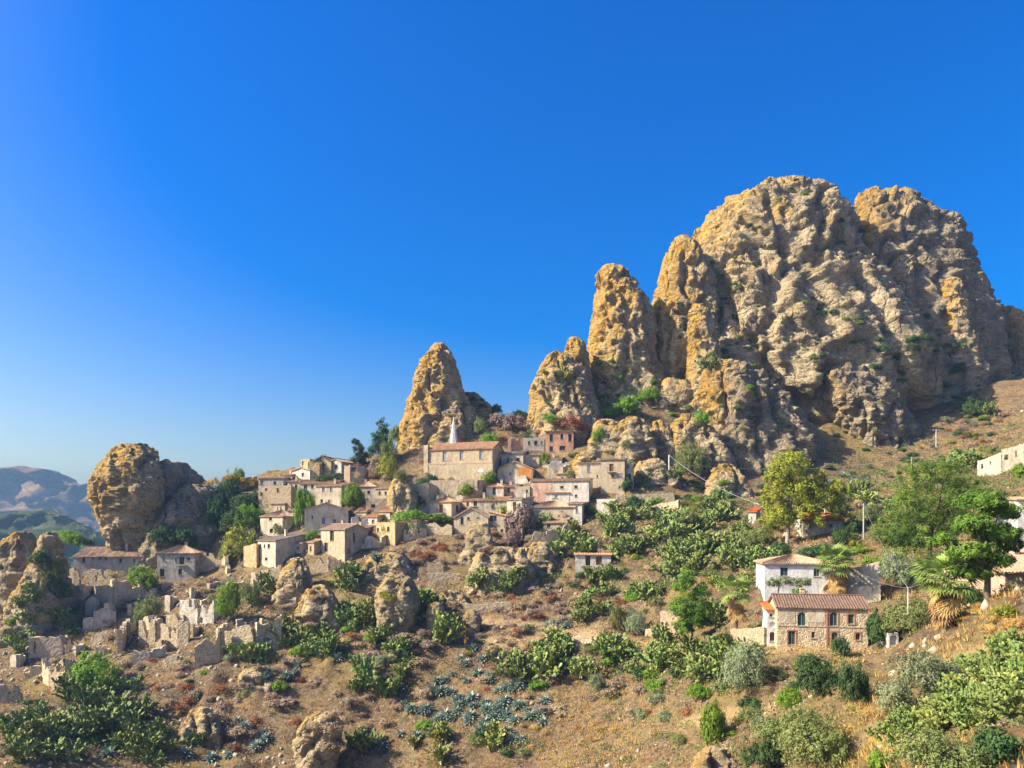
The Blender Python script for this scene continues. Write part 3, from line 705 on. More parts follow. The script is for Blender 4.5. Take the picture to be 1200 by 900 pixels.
# ------------------------------------------------------------ the village, from the left ridge to the right
H('long_house', 'long low ruined house with bluish walls at the foot of the head-shaped rock', 86, 172, 667, 652, 8, 7, 'mono', 2.0, 'grey', 'tile', [('F',98,656,3,7,'d'),('F',109,654,2,3,'d'),('F',117,654,3,4,'d'),('F',124,654,3,4,'d'),('F',141,657,3,5,'d'),('F',157,657,2,4,'d')], short='long bluish ruined house')
H('ruined_house', 'two-storey crumbling house with wooden balcony and hipped tile roof', 184, 228, 682, 648, 2, 7, 'hip', 1.6, 'grey', 'tile', [('F',213,657,6,9,'dB'),('F',221,655,3,4,'d'),('F',206,656,2,4,'d'),('F',192,655,3,4,'w'),('F',190,671,5,9,'d'),('F',211,670,4,7,'d'),('R',231,660,2,6,'d')], short='crumbling balcony house')
RUIN('ruined_wall', 'weedy roofless wall with a dark doorway right of the balcony house', [((229,668,645),(262,660,642),[(244,647,4,8)]),((262,660,644),(268,672,660))])
RUIN('ruined_house', 'roofless shell with broken bay openings below the long bluish house', [((67,694,668),(88,692,664)),((88,692,664),(130,690,665),[(100,680,12,10),(116,676,7,8)]),((130,690,668),(134,700,684))], 'ruin', short='roofless shell below the long bluish house')
RUIN('ruined_house', 'tall broken corner of masonry with a bright lit edge', [((112,704,682),(128,712,684)),((128,712,684),(133,714,686)),((133,712,676),(166,700,674),[(158,684,7,7)])], short='tall broken masonry corner')
RUIN('ruined_wall', 'pale pointed gable remnant in the middle of the left ruins', [((98,738,722),(110,737,722)),((110,737,716),(124,734,710)),((124,734,709),(136,726,716))], 'cream', short='pale pointed gable remnant')
RUIN('ruined_wall', 'thin upright pair of wall stumps beside a green bush', [((167,700,687),(170,700,688)),((171,702,692),(175,702,693))], 'ruin')
RUIN('ruined_house', 'white roofless two-storey ruin with plastered walls and small doorway', [((212,731,698),(252,729,697),[(224,706,4,10),(236,725,5,9),(246,705,3,7)]),((252,729,700),(258,716,700))], 'white', short='white roofless ruin')
RUIN('ruined_house', 'grey ruin with two bright jagged wall ends below the white roofless ruin', [((164,754,722),(183,750,724)),((183,750,724),(190,745,722)),((190,757,728),(210,755,730)),((210,756,722),(222,752,728)),((196,738,718),(216,736,718))], 'ruin', short='grey jagged ruin')
RUIN('ruined_wall', 'leaning wall with a sharp lit edge left of the jagged ruin', [((140,766,730),(150,738,722))], 'ruin', short='leaning lit wall')
RUIN('ruined_house', 'tall broken walls climbing to a point above the red scree', [((228,784,756),(258,774,730)),((258,774,728),(264,765,735)),((264,768,736),(300,766,724))], 'ruin', short='tall pointed broken walls')
RUIN('ruined_wall', 'ragged masonry buttress right of the tall pointed broken walls', [((300,764,724),(312,758,730)),((312,758,726),(330,752,718))], 'ruin')
RUIN('ruined_house', 'small brown ruin with an arched opening near the left edge', [((34,770,744),(46,768,742),[(41,758,4,14)]),((46,768,744),(82,764,740))], 'tan', short='small brown arched ruin')
RUIN('ruined_house', 'roofless gable with a bright arched window above the big green shrub', [((60,806,782),(76,805,765),[(72,782,8,9)]),((76,805,765),(100,802,775)),((60,806,780),(52,795,765))], 'ruin', short='roofless gable with arched window')
RUIN('ruined_wall', 'dark shaded retaining wall at the left edge of the picture', [((-8,826,797),(26,822,798))], 'stone', short='dark retaining wall at the left edge')
RUIN('ruined_wall', 'low tumbled wall between the jagged ruin and the big green shrub', [((152,776,764),(176,772,758)),((176,772,758),(194,768,756))], 'cream')
RUIN('ruined_wall', 'ruined wall stub on the scree below the leaning wall', [((108,752,742),(128,748,738))], 'ruin')
RUIN('ruined_wall', 'jagged low wall right above the dark retaining wall', [((30,795,783),(50,790,778))], 'ruin')
FRAGL = ['%s wall stump %s' % (a, b) for a, b in zip(['broken tan', 'crumbling', 'jagged pale', 'small grey', 'leaning'] * 5, ['above the dark retaining wall at the left edge','below the long bluish house on the far left','left of the pale pointed gable','above the roofless gable with arched window','between the gable with arched window and the big shrub','beside the leaning lit wall','right of the low tumbled wall','above the thin wall stumps','at the foot of the balcony house','under the white roofless ruin','on the slope right of the balcony house','between the tall pointed broken walls and the buttress','behind the ragged masonry buttress','below the fallen wall stumps','left of the yellow-lit lean-to wall','among shrubs under the big gable ruin','below the tall broken masonry corner','by the pointed rock tooth','left of the tall pointed broken walls','under the roofless gable with arched window','left of the olive bush among ruins','under the roofless shell','on the scree above the white roofless ruin','left of the flat-topped tan outcrop','above the white roofless ruin'])]
for _i, (_x, _y, _w, _h) in enumerate([(20, 742, 8, 16), (50, 730, 10, 12), (75, 752, 12, 9), (92, 765, 10, 10), (120, 768, 14, 12), (138, 752, 8, 18), (205, 775, 16, 9), (180, 700, 6, 12), (195, 690, 10, 9), (235, 770, 14, 12), (250, 690, 12, 10), (282, 745, 10, 22), (310, 742, 9, 20), (335, 735, 10, 18), (300, 690, 10, 12), (330, 705, 12, 14), (148, 705, 10, 12), (60, 715, 10, 14), (228, 745, 8, 14), (95, 815, 12, 10), (155, 720, 7, 14), (100, 700, 9, 16), (282, 690, 14, 10), (350, 710, 10, 12), (240, 710, 10, 8)]):
    RUIN('ruined_wall', FRAGL[_i], [((_x - _w / 2, _y + 2, _y - _h), (_x + _w * .25, _y - 2, _y - _h * (0.6 + 0.5 * ((_i * 37) % 10) / 10))), ((_x + _w * .25, _y - 2, _y - _h * .8), (_x + _w * .6, _y - 9, _y - _h * .7))], ['ruin', 'cream', 'tan', 'grey'][_i % 4], rag=0.5)
FRAG2 = ['%s roofless corner %s' % (a, b) for a, b in zip(['tall weathered', 'ragged brown', 'sunlit slender', 'thick rubble', 'stepped tan', 'hollow'] * 3, ['beside the small brown arched ruin', 'below the roofless shell', 'just left of the pale pointed gable remnant', 'right of the pale pointed gable remnant', 'under the leaning lit wall', 'inside the grey jagged ruin', 'above the white roofless ruin on the left', 'at the right corner of the white roofless ruin', 'between the two tall pointed walls', 'at the lower end of the tall pointed walls', 'below the ragged masonry buttress', 'above the roofless gable with arched window', 'at the far left above the dark retaining wall', 'right of the big round bright shrub', 'below the grey jagged ruin', 'right of the ragged masonry buttress', 'left of the balcony house scree', 'below the pointed rock tooth'])]
for _i, (_x, _y, _w, _h) in enumerate([(40, 760, 14, 14), (75, 735, 12, 18), (108, 720, 12, 20), (128, 728, 10, 22), (150, 746, 12, 18), (176, 740, 12, 20), (200, 712, 10, 14), (232, 728, 12, 16), (262, 752, 14, 22), (290, 770, 12, 18), (318, 764, 12, 16), (85, 785, 14, 12), (20, 780, 12, 14), (130, 792, 14, 10), (190, 762, 12, 14), (345, 745, 12, 16), (225, 700, 10, 10), (45, 712, 10, 12)]):
    RUIN('ruined_wall', FRAG2[_i], [((_x - _w / 2, _y + 1, _y - _h * (0.55 + 0.45 * ((_i * 53) % 10) / 10)), (_x + _w * .1, _y + 2, _y - _h)), ((_x + _w * .1, _y + 2, _y - _h), (_x + _w * .7, _y - 8, _y - _h * .8)), ((_x - _w / 2, _y + 1, _y - _h * .6), (_x - _w * .1, _y - 9, _y - _h * .75))], ['ruin', 'tan', 'cream', 'ruin', 'stone'][_i % 5], rag=0.38)
# upper ridge
RUIN('ruined_house', 'flat-topped ruin on the skyline with a bright yellow left corner', [((260,572,558),(266,570,556)),((266,570,556),(296,568,558)),((296,568,558),(300,564,556))], 'yellow', short='yellow-cornered ruin on the skyline')
H('village_house', 'low grey house with a blue window on the skyline ridge', 303, 332, 571, 560, -10, 6, 'mono', 0.6, 'grey', 'tile', [('F',307,566,4,5,'b'),('F',322,566,3,4,'d')], short='grey house with blue window')
RUIN('ruined_house', 'windowed brown stone wall below the grey ridge house', [((304,600,570),(342,597,569),[(313,574,3,5),(327,574,3,5),(308,579,2,4)]),((342,597,570),(346,590,572))], 'stone', short='windowed brown stone wall', rag=0.15)
H('village_house', 'small cream house with orange roof on the ridge, left of the white gable', 329, 342, 562, 556, -15, 5, 'mono', 0.6, 'cream', 'tile_o', [('F',336,560,2,3,'d')], short='small cream ridge house')
H('village_house', 'little white house with orange roof stepping up to the hilltop house', 342, 363, 561, 551, -28, 5.5, 'gy', 0.7, 'white', 'tile_o', [('F',355,556,3,4,'d')], short='little white stepping house')
H('hilltop_house', 'hilltop house with a white gable and dark red roof on the skyline', 366, 388, 556, 541, -12, 7, 'gy', 1.5, 'yellow', 'tile_b', [('F',372,546,2,3,'d')], short='hilltop house')
H('village_house', 'bright white gabled wing right of the hilltop house', 386, 400, 555, 541, -24, 6, 'gy', 0.8, 'white', 'tile', [('F',394,547,3,5,'d')], short='white gabled wing')
H('house_tower', 'small square yellow tower left of the hilltop house', 352, 363, 553, 538, -25, 3, 'flat', 0, 'yellow', 'tile', [('F',355,543,2,5,'d')], short='small yellow tower', cat='tower')
RUIN('ruined_wall', 'rounded tan masonry bastion below the hilltop house', [((357,560,543,194),(362,560,541,193)),((362,560,541,193),(375,560,542,193)),((375,560,542,193),(378,558,546,195))], 'yellow', rag=0.2)
RUIN('ruined_house', 'roofless tower stump with a tall pillar beside the conifers', [((404,566,543),(411,566,541)),((411,565,542),(427,562,544),[(418,556,7,9)]),((427,562,546),(430,556,548))], 'tan', short='roofless stump beside the conifers')
H('village_house', 'narrow house with two brown doors left of the long orange roof', 337, 351, 580, 564, -8, 5, 'mono', 0.7, 'cream', 'tile', [('F',341,572,3,8,'o'),('F',347,572,3,8,'o')], short='house with two brown doors')
H('village_house', 'long white house with orange roof below the hilltop house', 352, 392, 582, 566, -8, 6, 'mono', 1.2, 'white', 'tile_o', [('F',358,571,4,6,'o'),('F',366,570,3,4,'d'),('F',380,571,3,5,'d')], short='long white house')
H('village_house', 'vine-hung house with orange roof left of the round green tree', 370, 400, 592, 569, -16, 6, 'mono', 1.0, 'cream', 'tile_o', [('F',379,573,3,5,'w'),('F',388,573,3,5,'w'),('F',377,587,3,4,'d')], short='vine-hung orange-roofed house')
H('village_house', 'low hip-roofed house behind the round green tree', 401, 440, 586, 570, -12, 6.5, 'hip', 1.2, 'grey', 'tile', [('F',432,577,3,4,'d'),('F',408,576,3,5,'d')], short='low house behind the round tree')
H('village_house', 'large pale house with blue arched windows and vines on its left end', 357, 408, 622, 597, 10, 7.5, 'gy', 1.6, 'cream', 'tile', [('F',379,610,4,7,'ba'),('F',392,611,3.5,6,'ba'),('F',366,606,2,4,'d')], short='large house with blue arched windows')
H('village_house', 'square pale house with grey hipped roof above the dark thicket', 305, 331, 628, 605, -26, 7.5, 'hip', 1.6, 'cream', 'tile', [('F',317,608,3.5,4,'d'),('F',318,622,4,5,'h'),('R',334,607,2,3,'d')], short='square pale hip-roofed house')
H('ruined_house', 'big two-storey ruin with shaded gable wall and three small upper windows', 302, 323, 664, 633, -38, 9, 'mono', 1.6, 'cream', 'tile_g', [('F',305,640,2.5,5,'d'),('F',310,640,2,4,'d'),('F',315,640,3,5,'d'),('F',304,655,2.5,3,'d'),('F',312,655,3,3.5,'d'),('F',311,670,3,3,'d')], short='big ruin with shaded gable wall')
RUIN('ruined_wall', 'yellow-lit lean-to wall left of the big shaded gable ruin', [((287,662,640),(302,664,637))], 'yellow', rag=0.25, short='yellow-lit lean-to wall')
H('village_house', 'tall narrow stone house with a dark balcony doorway and tile roof', 376, 404, 652, 620, -34, 7, 'gx', 1.1, 'tan', 'tile', [('F',389,628,4.5,12,'d'),('F',382,641,4,10,'d'),('R',415,630,2.5,12,'d'),('R',409,645,2,6,'d')], short='tall narrow stone house')
H('shed', 'small brown stone shed left of the tall narrow stone house', 361, 368, 650, 635, -40, 4, 'gx', 0.5, 'stone', 'tile', [('F',364,643,2,6,'d')], cat='shed', short='small brown stone shed')
RUIN('ruined_wall', 'low stone wall in front of the tall narrow stone house', [((353,668,652),(386,668,650)),((386,668,652),(400,664,654))], 'stone', short='low wall before the tall narrow stone house')
RUIN('ruined_wall', 'fallen wall stumps with a pale block below the big gable ruin', [((318,690,660),(330,690,656)),((336,688,654),(341,686,652)),((341,682,650),(350,676,652))], 'ruin', short='fallen wall stumps')
RUIN('ruined_wall', 'wide ruined wall with one window above the little orange shed', [((429,600,586),(458,597,585),[(437,593,4,5)])], 'tan', rag=0.25, short='wide ruined wall with one window')
H('shed', 'little shed with an orange lean-to roof beside the round green tree', 417, 429, 603, 599, -18, 3.5, 'mono', 1.6, 'white', 'tile_o', [], cat='shed', short='little orange-roofed shed')
RUIN('ruined_house', 'bright broken wall corners right of the tall narrow stone house', [((412,620,606),(420,618,603)),((424,618,606),(431,616,603)),((428,640,628),(436,640,626))], 'white', short='bright broken wall corners')
H('village_house', 'small stone house with a single dark upper window and hipped roof', 444, 470, 613, 599, -26, 6, 'hip', 1.3, 'tan', 'tile_o', [('F',459,604.5,4,7,'d'),('R',476,604,3,4,'d')], short='small house with single dark window')
H('ruined_house', 'roofless lower storey with two arched windows under the hipped-roof house', 441, 463, 632, 612, -34, 6.5, 'flat', 0, 'yellow', 'tile', [('F',455,620,3,6,'da'),('F',443,621,2.5,5,'da')], short='roofless lower storey with arched windows')
RUIN('ruined_house', 'flat-topped grey stone tower ruin beside the round tan rock', [((478,602,568),(503,600,566),[(484,574,3,3)]),((503,600,566),(510,590,570))], 'tan', rag=0.12, short='grey stone tower ruin')
H('village_house', 'cube-shaped house with a red balcony door and orange tile roof', 503, 529, 605, 588, -26, 6, 'hip', 1.2, 'cream', 'tile_o', [('F',517,596,4.5,10,'rB'),('R',536,596,3,8,'d')], short='house with red balcony door')
RUIN('ruined_wall', 'pale plastered wall remnant above the red-door house', [((522,592,578),(543,590,580))], 'white')
# church
cr, cW, ch, cD, cA = H('church', 'long stone church with three arched windows and tiled roof', 501, 577, 565, 526, -16, 9.5, 'gx', 2.0, 'church', 'tile_o', [('F',521,534.5,4.6,11,'wa'),('F',541,533,4.6,11,'wa'),('F',564,532,4.6,11,'wa')], short='church', cat='church')
zc_ = ch * 24 / 39
child_box(cr, 'cornice', (-0.1, -0.35, zc_ - 0.6), (cW + 0.1, -0.004, zc_ - 0.25), 'church')
child_box(cr, 'lower_wall', (-0.15, -0.3, -4), (cW + 0.15, -0.005, zc_ - 0.603), 'church')
child_box(cr, 'cornice', (-0.15, -0.2, ch - 0.32), (cW + 0.15, -0.006, ch - 0.08), 'church')
child_box(cr, 'buttress', (-0.9, -0.4, -4), (0.25, 1.2, ch + 1.2), 'church')
child_box(cr, 'plaque', (cW * 0.79, -0.36, 2.35), (cW * 0.87, -0.305, 3.1), 'trimw')
msp = MB(); sx, sy = cW * 0.285, cD * 0.62
k8 = [(math.cos(i * math.pi / 4), math.sin(i * math.pi / 4)) for i in range(8)]
lv = [(1.15, ch + 0.8), (1.15, ch + 2.0), (1.28, ch + 2.05), (1.2, ch + 2.3), (0.62, ch + 6.0), (0.10, ch + 9.1)]
for i in range(len(lv) - 1):
    for j in range(8):
        a, b = k8[j], k8[(j + 1) % 8]
        msp.poly((sx + a[0] * lv[i][0], sy + a[1] * lv[i][0], lv[i][1]), (sx + b[0] * lv[i][0], sy + b[1] * lv[i][0], lv[i][1]), (sx + b[0] * lv[i + 1][0], sy + b[1] * lv[i + 1][0], lv[i + 1][1]), (sx + a[0] * lv[i + 1][0], sy + a[1] * lv[i + 1][0], lv[i + 1][1]))
spo = msp.build('spire', M['clean'], cr)
mcx = MB(); mcx.tube([(sx, sy, ch + 9.0), (sx, sy, ch + 9.6)], 0.05, 6); mcx.build('finial', M['iron'], spo)
RUIN('terrace_wall', 'stone terrace wall supporting the church', [((504,585,563),(560,583,562)),((560,583,563),(568,575,562))], 'church', cat='wall', rag=0.1, short='church terrace wall')
H('village_house', 'long cream house with dark windows adjoining the church on the right', 577, 613, 552, 531, -12, 6, 'mono', 1.2, 'cream', 'tile_g', [('F',585,541,4.5,8,'dB'),('F',596,539.5,4,5,'d'),('F',607,538.5,4,4,'d')], short='cream house adjoining the church')
H('village_house', 'low gabled house with an orange right end and blue tarpaulin, below the church annexe', 583, 624, 566, 549, -10, 6, 'gy', 1.9, 'cream', 'tile_o', [('F',598,555,2,3,'d'),('F',590,560,3,6,'w'),('F',618,550,3,4,'w')], short='orange-ended gabled house')
child = child_box(bpy.data.objects['village_house.' + '%03d' % (sum(1 for o in bpy.data.objects if o.name.startswith('village_house')) - 1)] if True else None, 'end_panel', (5.3, -0.04, -0.5), (8.7, -0.005, 3.9), 'orange')
H('village_house', 'pink two-storey roofless house with dark openings under the crags', 639, 672, 533, 505, -6, 6.5, 'mono', 0.5, 'pink', 'tile', [('F',646,513,4,9,'d'),('F',658.5,511.5,3.5,6,'d'),('F',668,513,4,9,'d'),('F',646,526,4,6,'d'),('F',659,525,7,5,'d')], short='pink two-storey house')
H('ruined_house', 'grey roofless house with pilasters left of the pink house', 613, 638, 528, 513, -4, 5, 'flat', 0, 'grey', 'tile', [('F',628,519,4,5,'d'),('F',620,519,2.5,4,'d'),('F',635,519,2,4,'w')], short='grey roofless house')
RUIN('ruined_house', 'red-brown gable ruin with a white left post, above the church annexe', [((595,530,512,193),(599,530,509,193)),((599,530,512,193.5),(613,528,511,194))], 'pink', short='red-brown gable ruin')
RUIN('ruined_wall', 'pale crumbling wall below the pink house', [((613,545,530),(640,540,530)),((642,552,539),(676,548,541))], 'white', short='pale crumbling wall')
H('village_house', 'tall stone house with a wooden balcony door, rightmost of the upper village', 704, 732, 578, 538, -14, 7, 'mono', 0.8, 'tan', 'tile', [('F',716.5,548,5,9,'oB'),('F',718,558,3,4,'d'),('F',726,571,2,3,'d')], short='tall balcony house')
H('village_house', 'cream wing with a white window left of the tall balcony house', 677, 704, 572, 542, -10, 6, 'mono', 0.7, 'cream', 'tile', [('F',690,549,4,9,'w'),('F',700,558,2,3,'d')], short='cream wing')
H('house_tower', 'narrow annexe with a dark arched doorway at the right end of the village', 733, 742, 572, 543, -12, 4, 'flat', 0, 'tan', 'tile', [('F',737,559,5.5,8,'da'),('F',736,547,2,4,'d')], cat='tower', short='annexe with dark arch')
H('village_house', 'long house half pink half white with thin tiled roof', 622, 690, 594, 563, -14, 7, 'mono', 0.9, 'white', 'tile', [('F',640,571,3.5,4,'d'),('F',658.5,571,4,3,'d'),('F',675,570.5,4,3.5,'d'),('F',675,581,3,3,'d'),('F',640,584,4,5,'o'),('R',695,572,2,4,'d'),('R',697,583,2,5,'d')], short='pink-and-white long house')
child_box(bpy.data.objects[[o.name for o in bpy.data.objects if o.get('label', '').startswith('long house half pink')][0]], 'painted_panel', (0.02, -0.05, -2.5), (5.1, -0.005, 6.15), 'palepink')
H('annexe', 'low annexe with orange lean-to roof in front of the pink-and-white house', 639, 667, 592, 577, -12, 3.5, 'mono', 0.9, 'white', 'tile_o', [('F',652,582,3,4,'d')], short='low orange-roofed annexe')
H('ruined_house', 'wide low house with sunken tiled roof and grey right end', 622, 672, 614, 594, -12, 7, 'hip', 1.4, 'tan', 'tile', [('F',632,601,5,6,'w'),('F',655,606,3,4,'d')], short='wide house with sunken roof')
H('ruined_house', 'collapsed house front with shaded wall and sloping tiles', 637, 664, 628, 612, -16, 5, 'mono', 1.7, 'stone', 'tile', [('F',643,616,4,5,'d'),('F',658,617,3,3,'w')], short='collapsed house front')
H('village_house', 'bluish-white end house with tall narrow window, shaded', 666, 682, 612, 590, -20, 6, 'mono', 0.6, 'white', 'tile', [('F',676,597,3,8,'w')], short='bluish-white end house')
RUIN('ruined_wall', 'thick broken stone wall under the collapsed house front', [((620,645,620),(640,648,618)),((640,648,618),(668,632,612))], 'stone', short='thick broken stone wall')
RUIN('terrace_wall', 'bluish concrete terrace wall right of the end house', [((700,600,585),(722,598,585))], 'concrete', cat='wall', rag=0.05, short='bluish terrace wall')
RUIN('terrace_wall', 'long rubble terrace wall right of the tall balcony house', [((722,590,580),(790,588,578)),((752,606,594),(796,606,586))], 'ruin', cat='wall', rag=0.2, short='long rubble terrace wall')
H('village_house', 'tiny white house with a dark arched window and tile roof', 570, 590, 584, 570, -12, 4.5, 'hip', 0.9, 'white', 'tile_o', [('F',579,575,4,9,'da')], short='tiny white house')
H('village_house', 'small pinkish house with a dark door right of the tiny white house', 590, 605, 583, 570, -14, 5, 'mono', 0.7, 'palepink', 'tile', [('F',596,574.5,3,6,'d'),('F',601,578,2,3,'w')], short='small pinkish house')
H('village_house', 'grey blank-walled house left of the pink-and-white house', 604, 621, 588, 570, -14, 5, 'flat', 0, 'grey', 'tile', [('F',617.5,575.5,2.5,3.5,'d')], short='grey blank-walled house')
H('village_house', 'long orange-roofed house above a green fig tree', 551, 594, 604, 586, -10, 6, 'mono', 1.1, 'cream', 'tile_o', [('F',557,590,4,6,'d'),('F',578,592,3,4,'w')], short='long orange-roofed house')
H('village_house', 'cream house with a tall dark double window and mono-pitch roof', 594, 611, 608, 585, -30, 6, 'mono', 0.7, 'cream', 'tile', [('F',603,593,4,10,'d'),('R',616,592,2,6,'d')], short='house with tall dark double window')
H('village_house', 'gabled tan house with three small windows, lowest of the central village', 532, 572, 626, 606, -10, 6.5, 'gy', 2.2, 'tan', 'tile', [('F',541.5,610,3.5,9,'d'),('F',549,607,3,4,'d'),('F',560,604.5,3.5,5,'d')], short='gabled house with three windows')
H('annexe', 'lean-to annexe with a wide dark opening on the gabled tan house', 573, 592, 622, 604, -16, 5, 'monol', 0.9, 'tan', 'tile_o', [('F',578,607.5,8,7,'d'),('F',588,622,3,4,'d')], short='annexe with wide dark opening')
RUIN('ruined_wall', 'low ruined wall left of the gabled tan house', [((500,625,612),(530,626,612))], 'ruin')
H('shed', 'low white shed with rust-red roof edge on the dry slope', 674, 716, 666, 650, -5, 4.5, 'mono', 0.25, 'white', 'tile_o', [('F',689,657,6,12,'d'),('F',702,657,7,10,'o')], cat='shed', short='low white shed')
RUIN('ruined_wall', 'grey ragged rock wall in the shaded hollow below the small stone house', [((440,675,655),(470,672,648)),((500,668,656),(520,668,655))], 'stone')
RUIN('ruined_wall', 'stepped rubble wall right of the bright broken wall corners', [((424,642,628),(446,640,630)),((446,640,630),(452,634,622))], 'ruin', short='stepped rubble wall')
RUIN('ruined_house', 'roofless rubble enclosure below the house with red balcony door', [((474,634,620),(486,632,616)),((486,632,618),(500,628,616)),((474,634,622),(478,626,616))], 'ruin', short='roofless rubble enclosure')
RUIN('ruined_wall', 'rubble retaining wall under the long orange-roofed house', [((545,640,628),(580,638,630))], 'stone', short='rubble retaining wall')
RUIN('ruined_house', 'roofless cottage shell left of the craggy brown block', [((642,560,546),(660,558,544),[(652,552,4,6)]),((660,558,545),(668,552,542))], 'tan', short='roofless cottage shell')
RUIN('ruined_wall', 'broken garden wall above the small pinkish house', [((604,566,558),(622,564,556))], 'white')
RUIN('ruined_wall', 'tall ruined pier left of the square pale house', [((276,640,622),(290,636,618)),((290,636,620),(296,628,616))], 'ruin', short='tall ruined pier')
H('shed', 'tiny tiled shed above the square pale house', 318, 334, 600, 590, -20, 4, 'mono', 0.6, 'tan', 'tile', [('F',326,596,2.5,4,'d')], cat='shed', short='tiny tiled shed')
H('village_house', 'small brown cottage below the vine-hung orange-roofed house', 338, 356, 612, 598, -14, 5, 'mono', 0.9, 'tan', 'tile', [('F',345,605,3,5,'d')], short='small brown cottage')
H('village_house', 'low cottage with mossy roof left of the house with red balcony door', 480, 500, 622, 610, -24, 5, 'mono', 0.9, 'tan', 'tile', [('F',488,616,3,5,'d')], short='low mossy-roofed cottage')
RUIN('terrace_wall', 'low dry-stone wall along the dry slope below the gabled tan house', [((500,682,672),(540,680,671))], 'ruin', cat='wall', rag=0.25)
RUIN('terrace_wall', 'low dry-stone wall beside the path on the mid slope', [((640,750,743),(700,756,748))], 'ruin', cat='wall', rag=0.25)
RUIN('terrace_wall', 'crumbling terrace wall under the cactus bank', [((545,716,708),(600,714,706))], 'ruin', cat='wall', rag=0.25)
H('village_house', 'small tan house with tiled roof between the tall narrow house and the roofless lower storey', 405, 424, 634, 620, -26, 5, 'mono', 0.9, 'tan', 'tile', [('F',412,627,3,6,'d'),('F',419,626,2.5,3.5,'d')], short='small tan tiled house')
H('village_house', 'cream cottage with brown door right of the big shaded gable ruin', 336, 354, 648, 636, -28, 5, 'mono', 0.8, 'cream', 'tile', [('F',342,643,3,6,'o'),('F',349,642,2.5,3,'d')], short='cream cottage with brown door')
H('village_house', 'narrow grey house squeezed left of the wide house with sunken roof', 606, 620, 612, 598, -22, 5, 'mono', 0.8, 'grey', 'tile', [('F',612,604,3,5,'d')], short='narrow grey house')
H('village_house', 'small tan house just below the roofless cottage shell', 652, 672, 566, 555, -16, 5, 'mono', 0.9, 'tan', 'tile_o', [('F',659,561,3,4,'d'),('F',667,561,2.5,4,'w')], short='small tan house below the cottage shell')
H('shed', 'stone outhouse right of the long white house, under the hilltop', 395, 405, 578, 568, -20, 4, 'mono', 0.7, 'tan', 'tile', [('F',400,574,2.5,5,'d')], cat='shed', short='stone outhouse')
H('village_house', 'flat cream house with two dark windows under the small house with single window', 466, 488, 622, 610, -30, 5, 'mono', 0.7, 'cream', 'tile', [('F',473,616,2.5,4,'d'),('F',481,616,2.5,4,'d')], short='flat cream house')
H('village_house', 'ruddy little house beside the church terrace wall', 541, 556, 596, 586, -20, 4.5, 'mono', 0.8, 'palepink', 'tile_o', [('F',548,591,3,5,'d')], short='ruddy little house')
RUIN('ruined_wall', 'broken enclosure wall under the big shaded gable ruin', [((296,682,668),(316,684,666)),((316,684,668),(322,678,664))], 'tan', short='broken enclosure wall')
RUIN('ruined_wall', 'small roofless stall below the thick broken stone wall', [((600,652,640),(616,652,638)),((616,652,640),(622,646,638))], 'ruin', short='small roofless stall')
H('village_house', 'plain tan house with two small windows above the wide ruined wall', 440, 457, 584, 572, -20, 5, 'mono', 0.8, 'tan', 'tile', [('F',445,578,2.5,4,'d'),('F',452,578,2.5,4,'d')], short='plain tan house')
H('village_house', 'little stone house between the church annexe and the grey roofless house', 613, 632, 546, 533, -12, 5, 'mono', 0.8, 'tan', 'tile', [('F',619,540,2.5,5,'d'),('F',627,540,2.5,4,'w')], short='little stone house')
H('village_house', 'worn cream house under the pink house on the upper terrace', 636, 658, 548, 537, -12, 5, 'mono', 0.7, 'cream', 'tile', [('F',643,543,2.5,4,'d'),('F',652,543,3,5,'d')], short='worn cream terrace house')
H('village_house', 'low brown house left of the yellow-cornered skyline ruin terrace', 284, 303, 588, 577, -16, 5, 'mono', 0.7, 'tan', 'tile', [('F',292,583,2.5,4,'d')], short='low brown ridge house')
H('village_house', 'pale two-window house right of the vine-hung orange-roofed house', 424, 442, 618, 605, -26, 5, 'mono', 0.8, 'cream', 'tile_o', [('F',430,611,2.5,4,'d'),('F',437,611,2.5,4,'d')], short='pale two-window house')
H('village_house', 'brown stone house right of the annexe with wide dark opening', 596, 612, 630, 616, -20, 5, 'mono', 0.9, 'stone', 'tile', [('F',603,623,3,5,'d')], short='brown stone house')
# right hand side
hr, hW, hh_, hD, hA = H('stone_house', 'two-storey stone farmhouse with green shutters and brown tiled roof', 911, 1017, 757, 712, -10, 6.0, 'gx', 1.25, 'farm', 'tile_b', [('F',939.5,725.5,9.5,15.5,'ga'),('F',977,725.5,9,16,'gas'),('F',997.5,725.5,7,11,'gs'),('F',928,747.5,8.5,16,'gs'),('F',953,744,4,7,'d'),('F',978.5,749,7.5,16,'gas'),('F',1005.5,746,5.5,8,'das')], short='stone farmhouse', over=0.22)
child_box(hr, 'string_course', (0.01, -0.06, 2.35), (hW, -0.008, 2.45), 'tan'); child_box(hr, 'pilaster', (hW * 0.545, -0.09, -1), (hW * 0.545 + 0.2, -0.01, hh_ - 0.1), 'brick')
child_box(hr, 'plaster_patch', (0.35, -0.03, 2.75), (hW * 0.2, -0.007, hh_ - 0.15), 'cream'); child_box(hr, 'plaster_patch', (hW * 0.34, -0.03, 2.9), (hW * 0.53, -0.007, hh_ - 0.15), 'cream')
ar, aW, ah, aD, aA = H('annexe', 'narrow white annexe with satellite dish on the left of the stone farmhouse', 899, 910, 757, 714, -10, 4, 'mono', 0.5, 'clean', 'tile_r', [('F',905,746,6,11,'da'),('F',903.5,721,3.5,3.5,'d')], short='white annexe of the farmhouse')
md = MB()
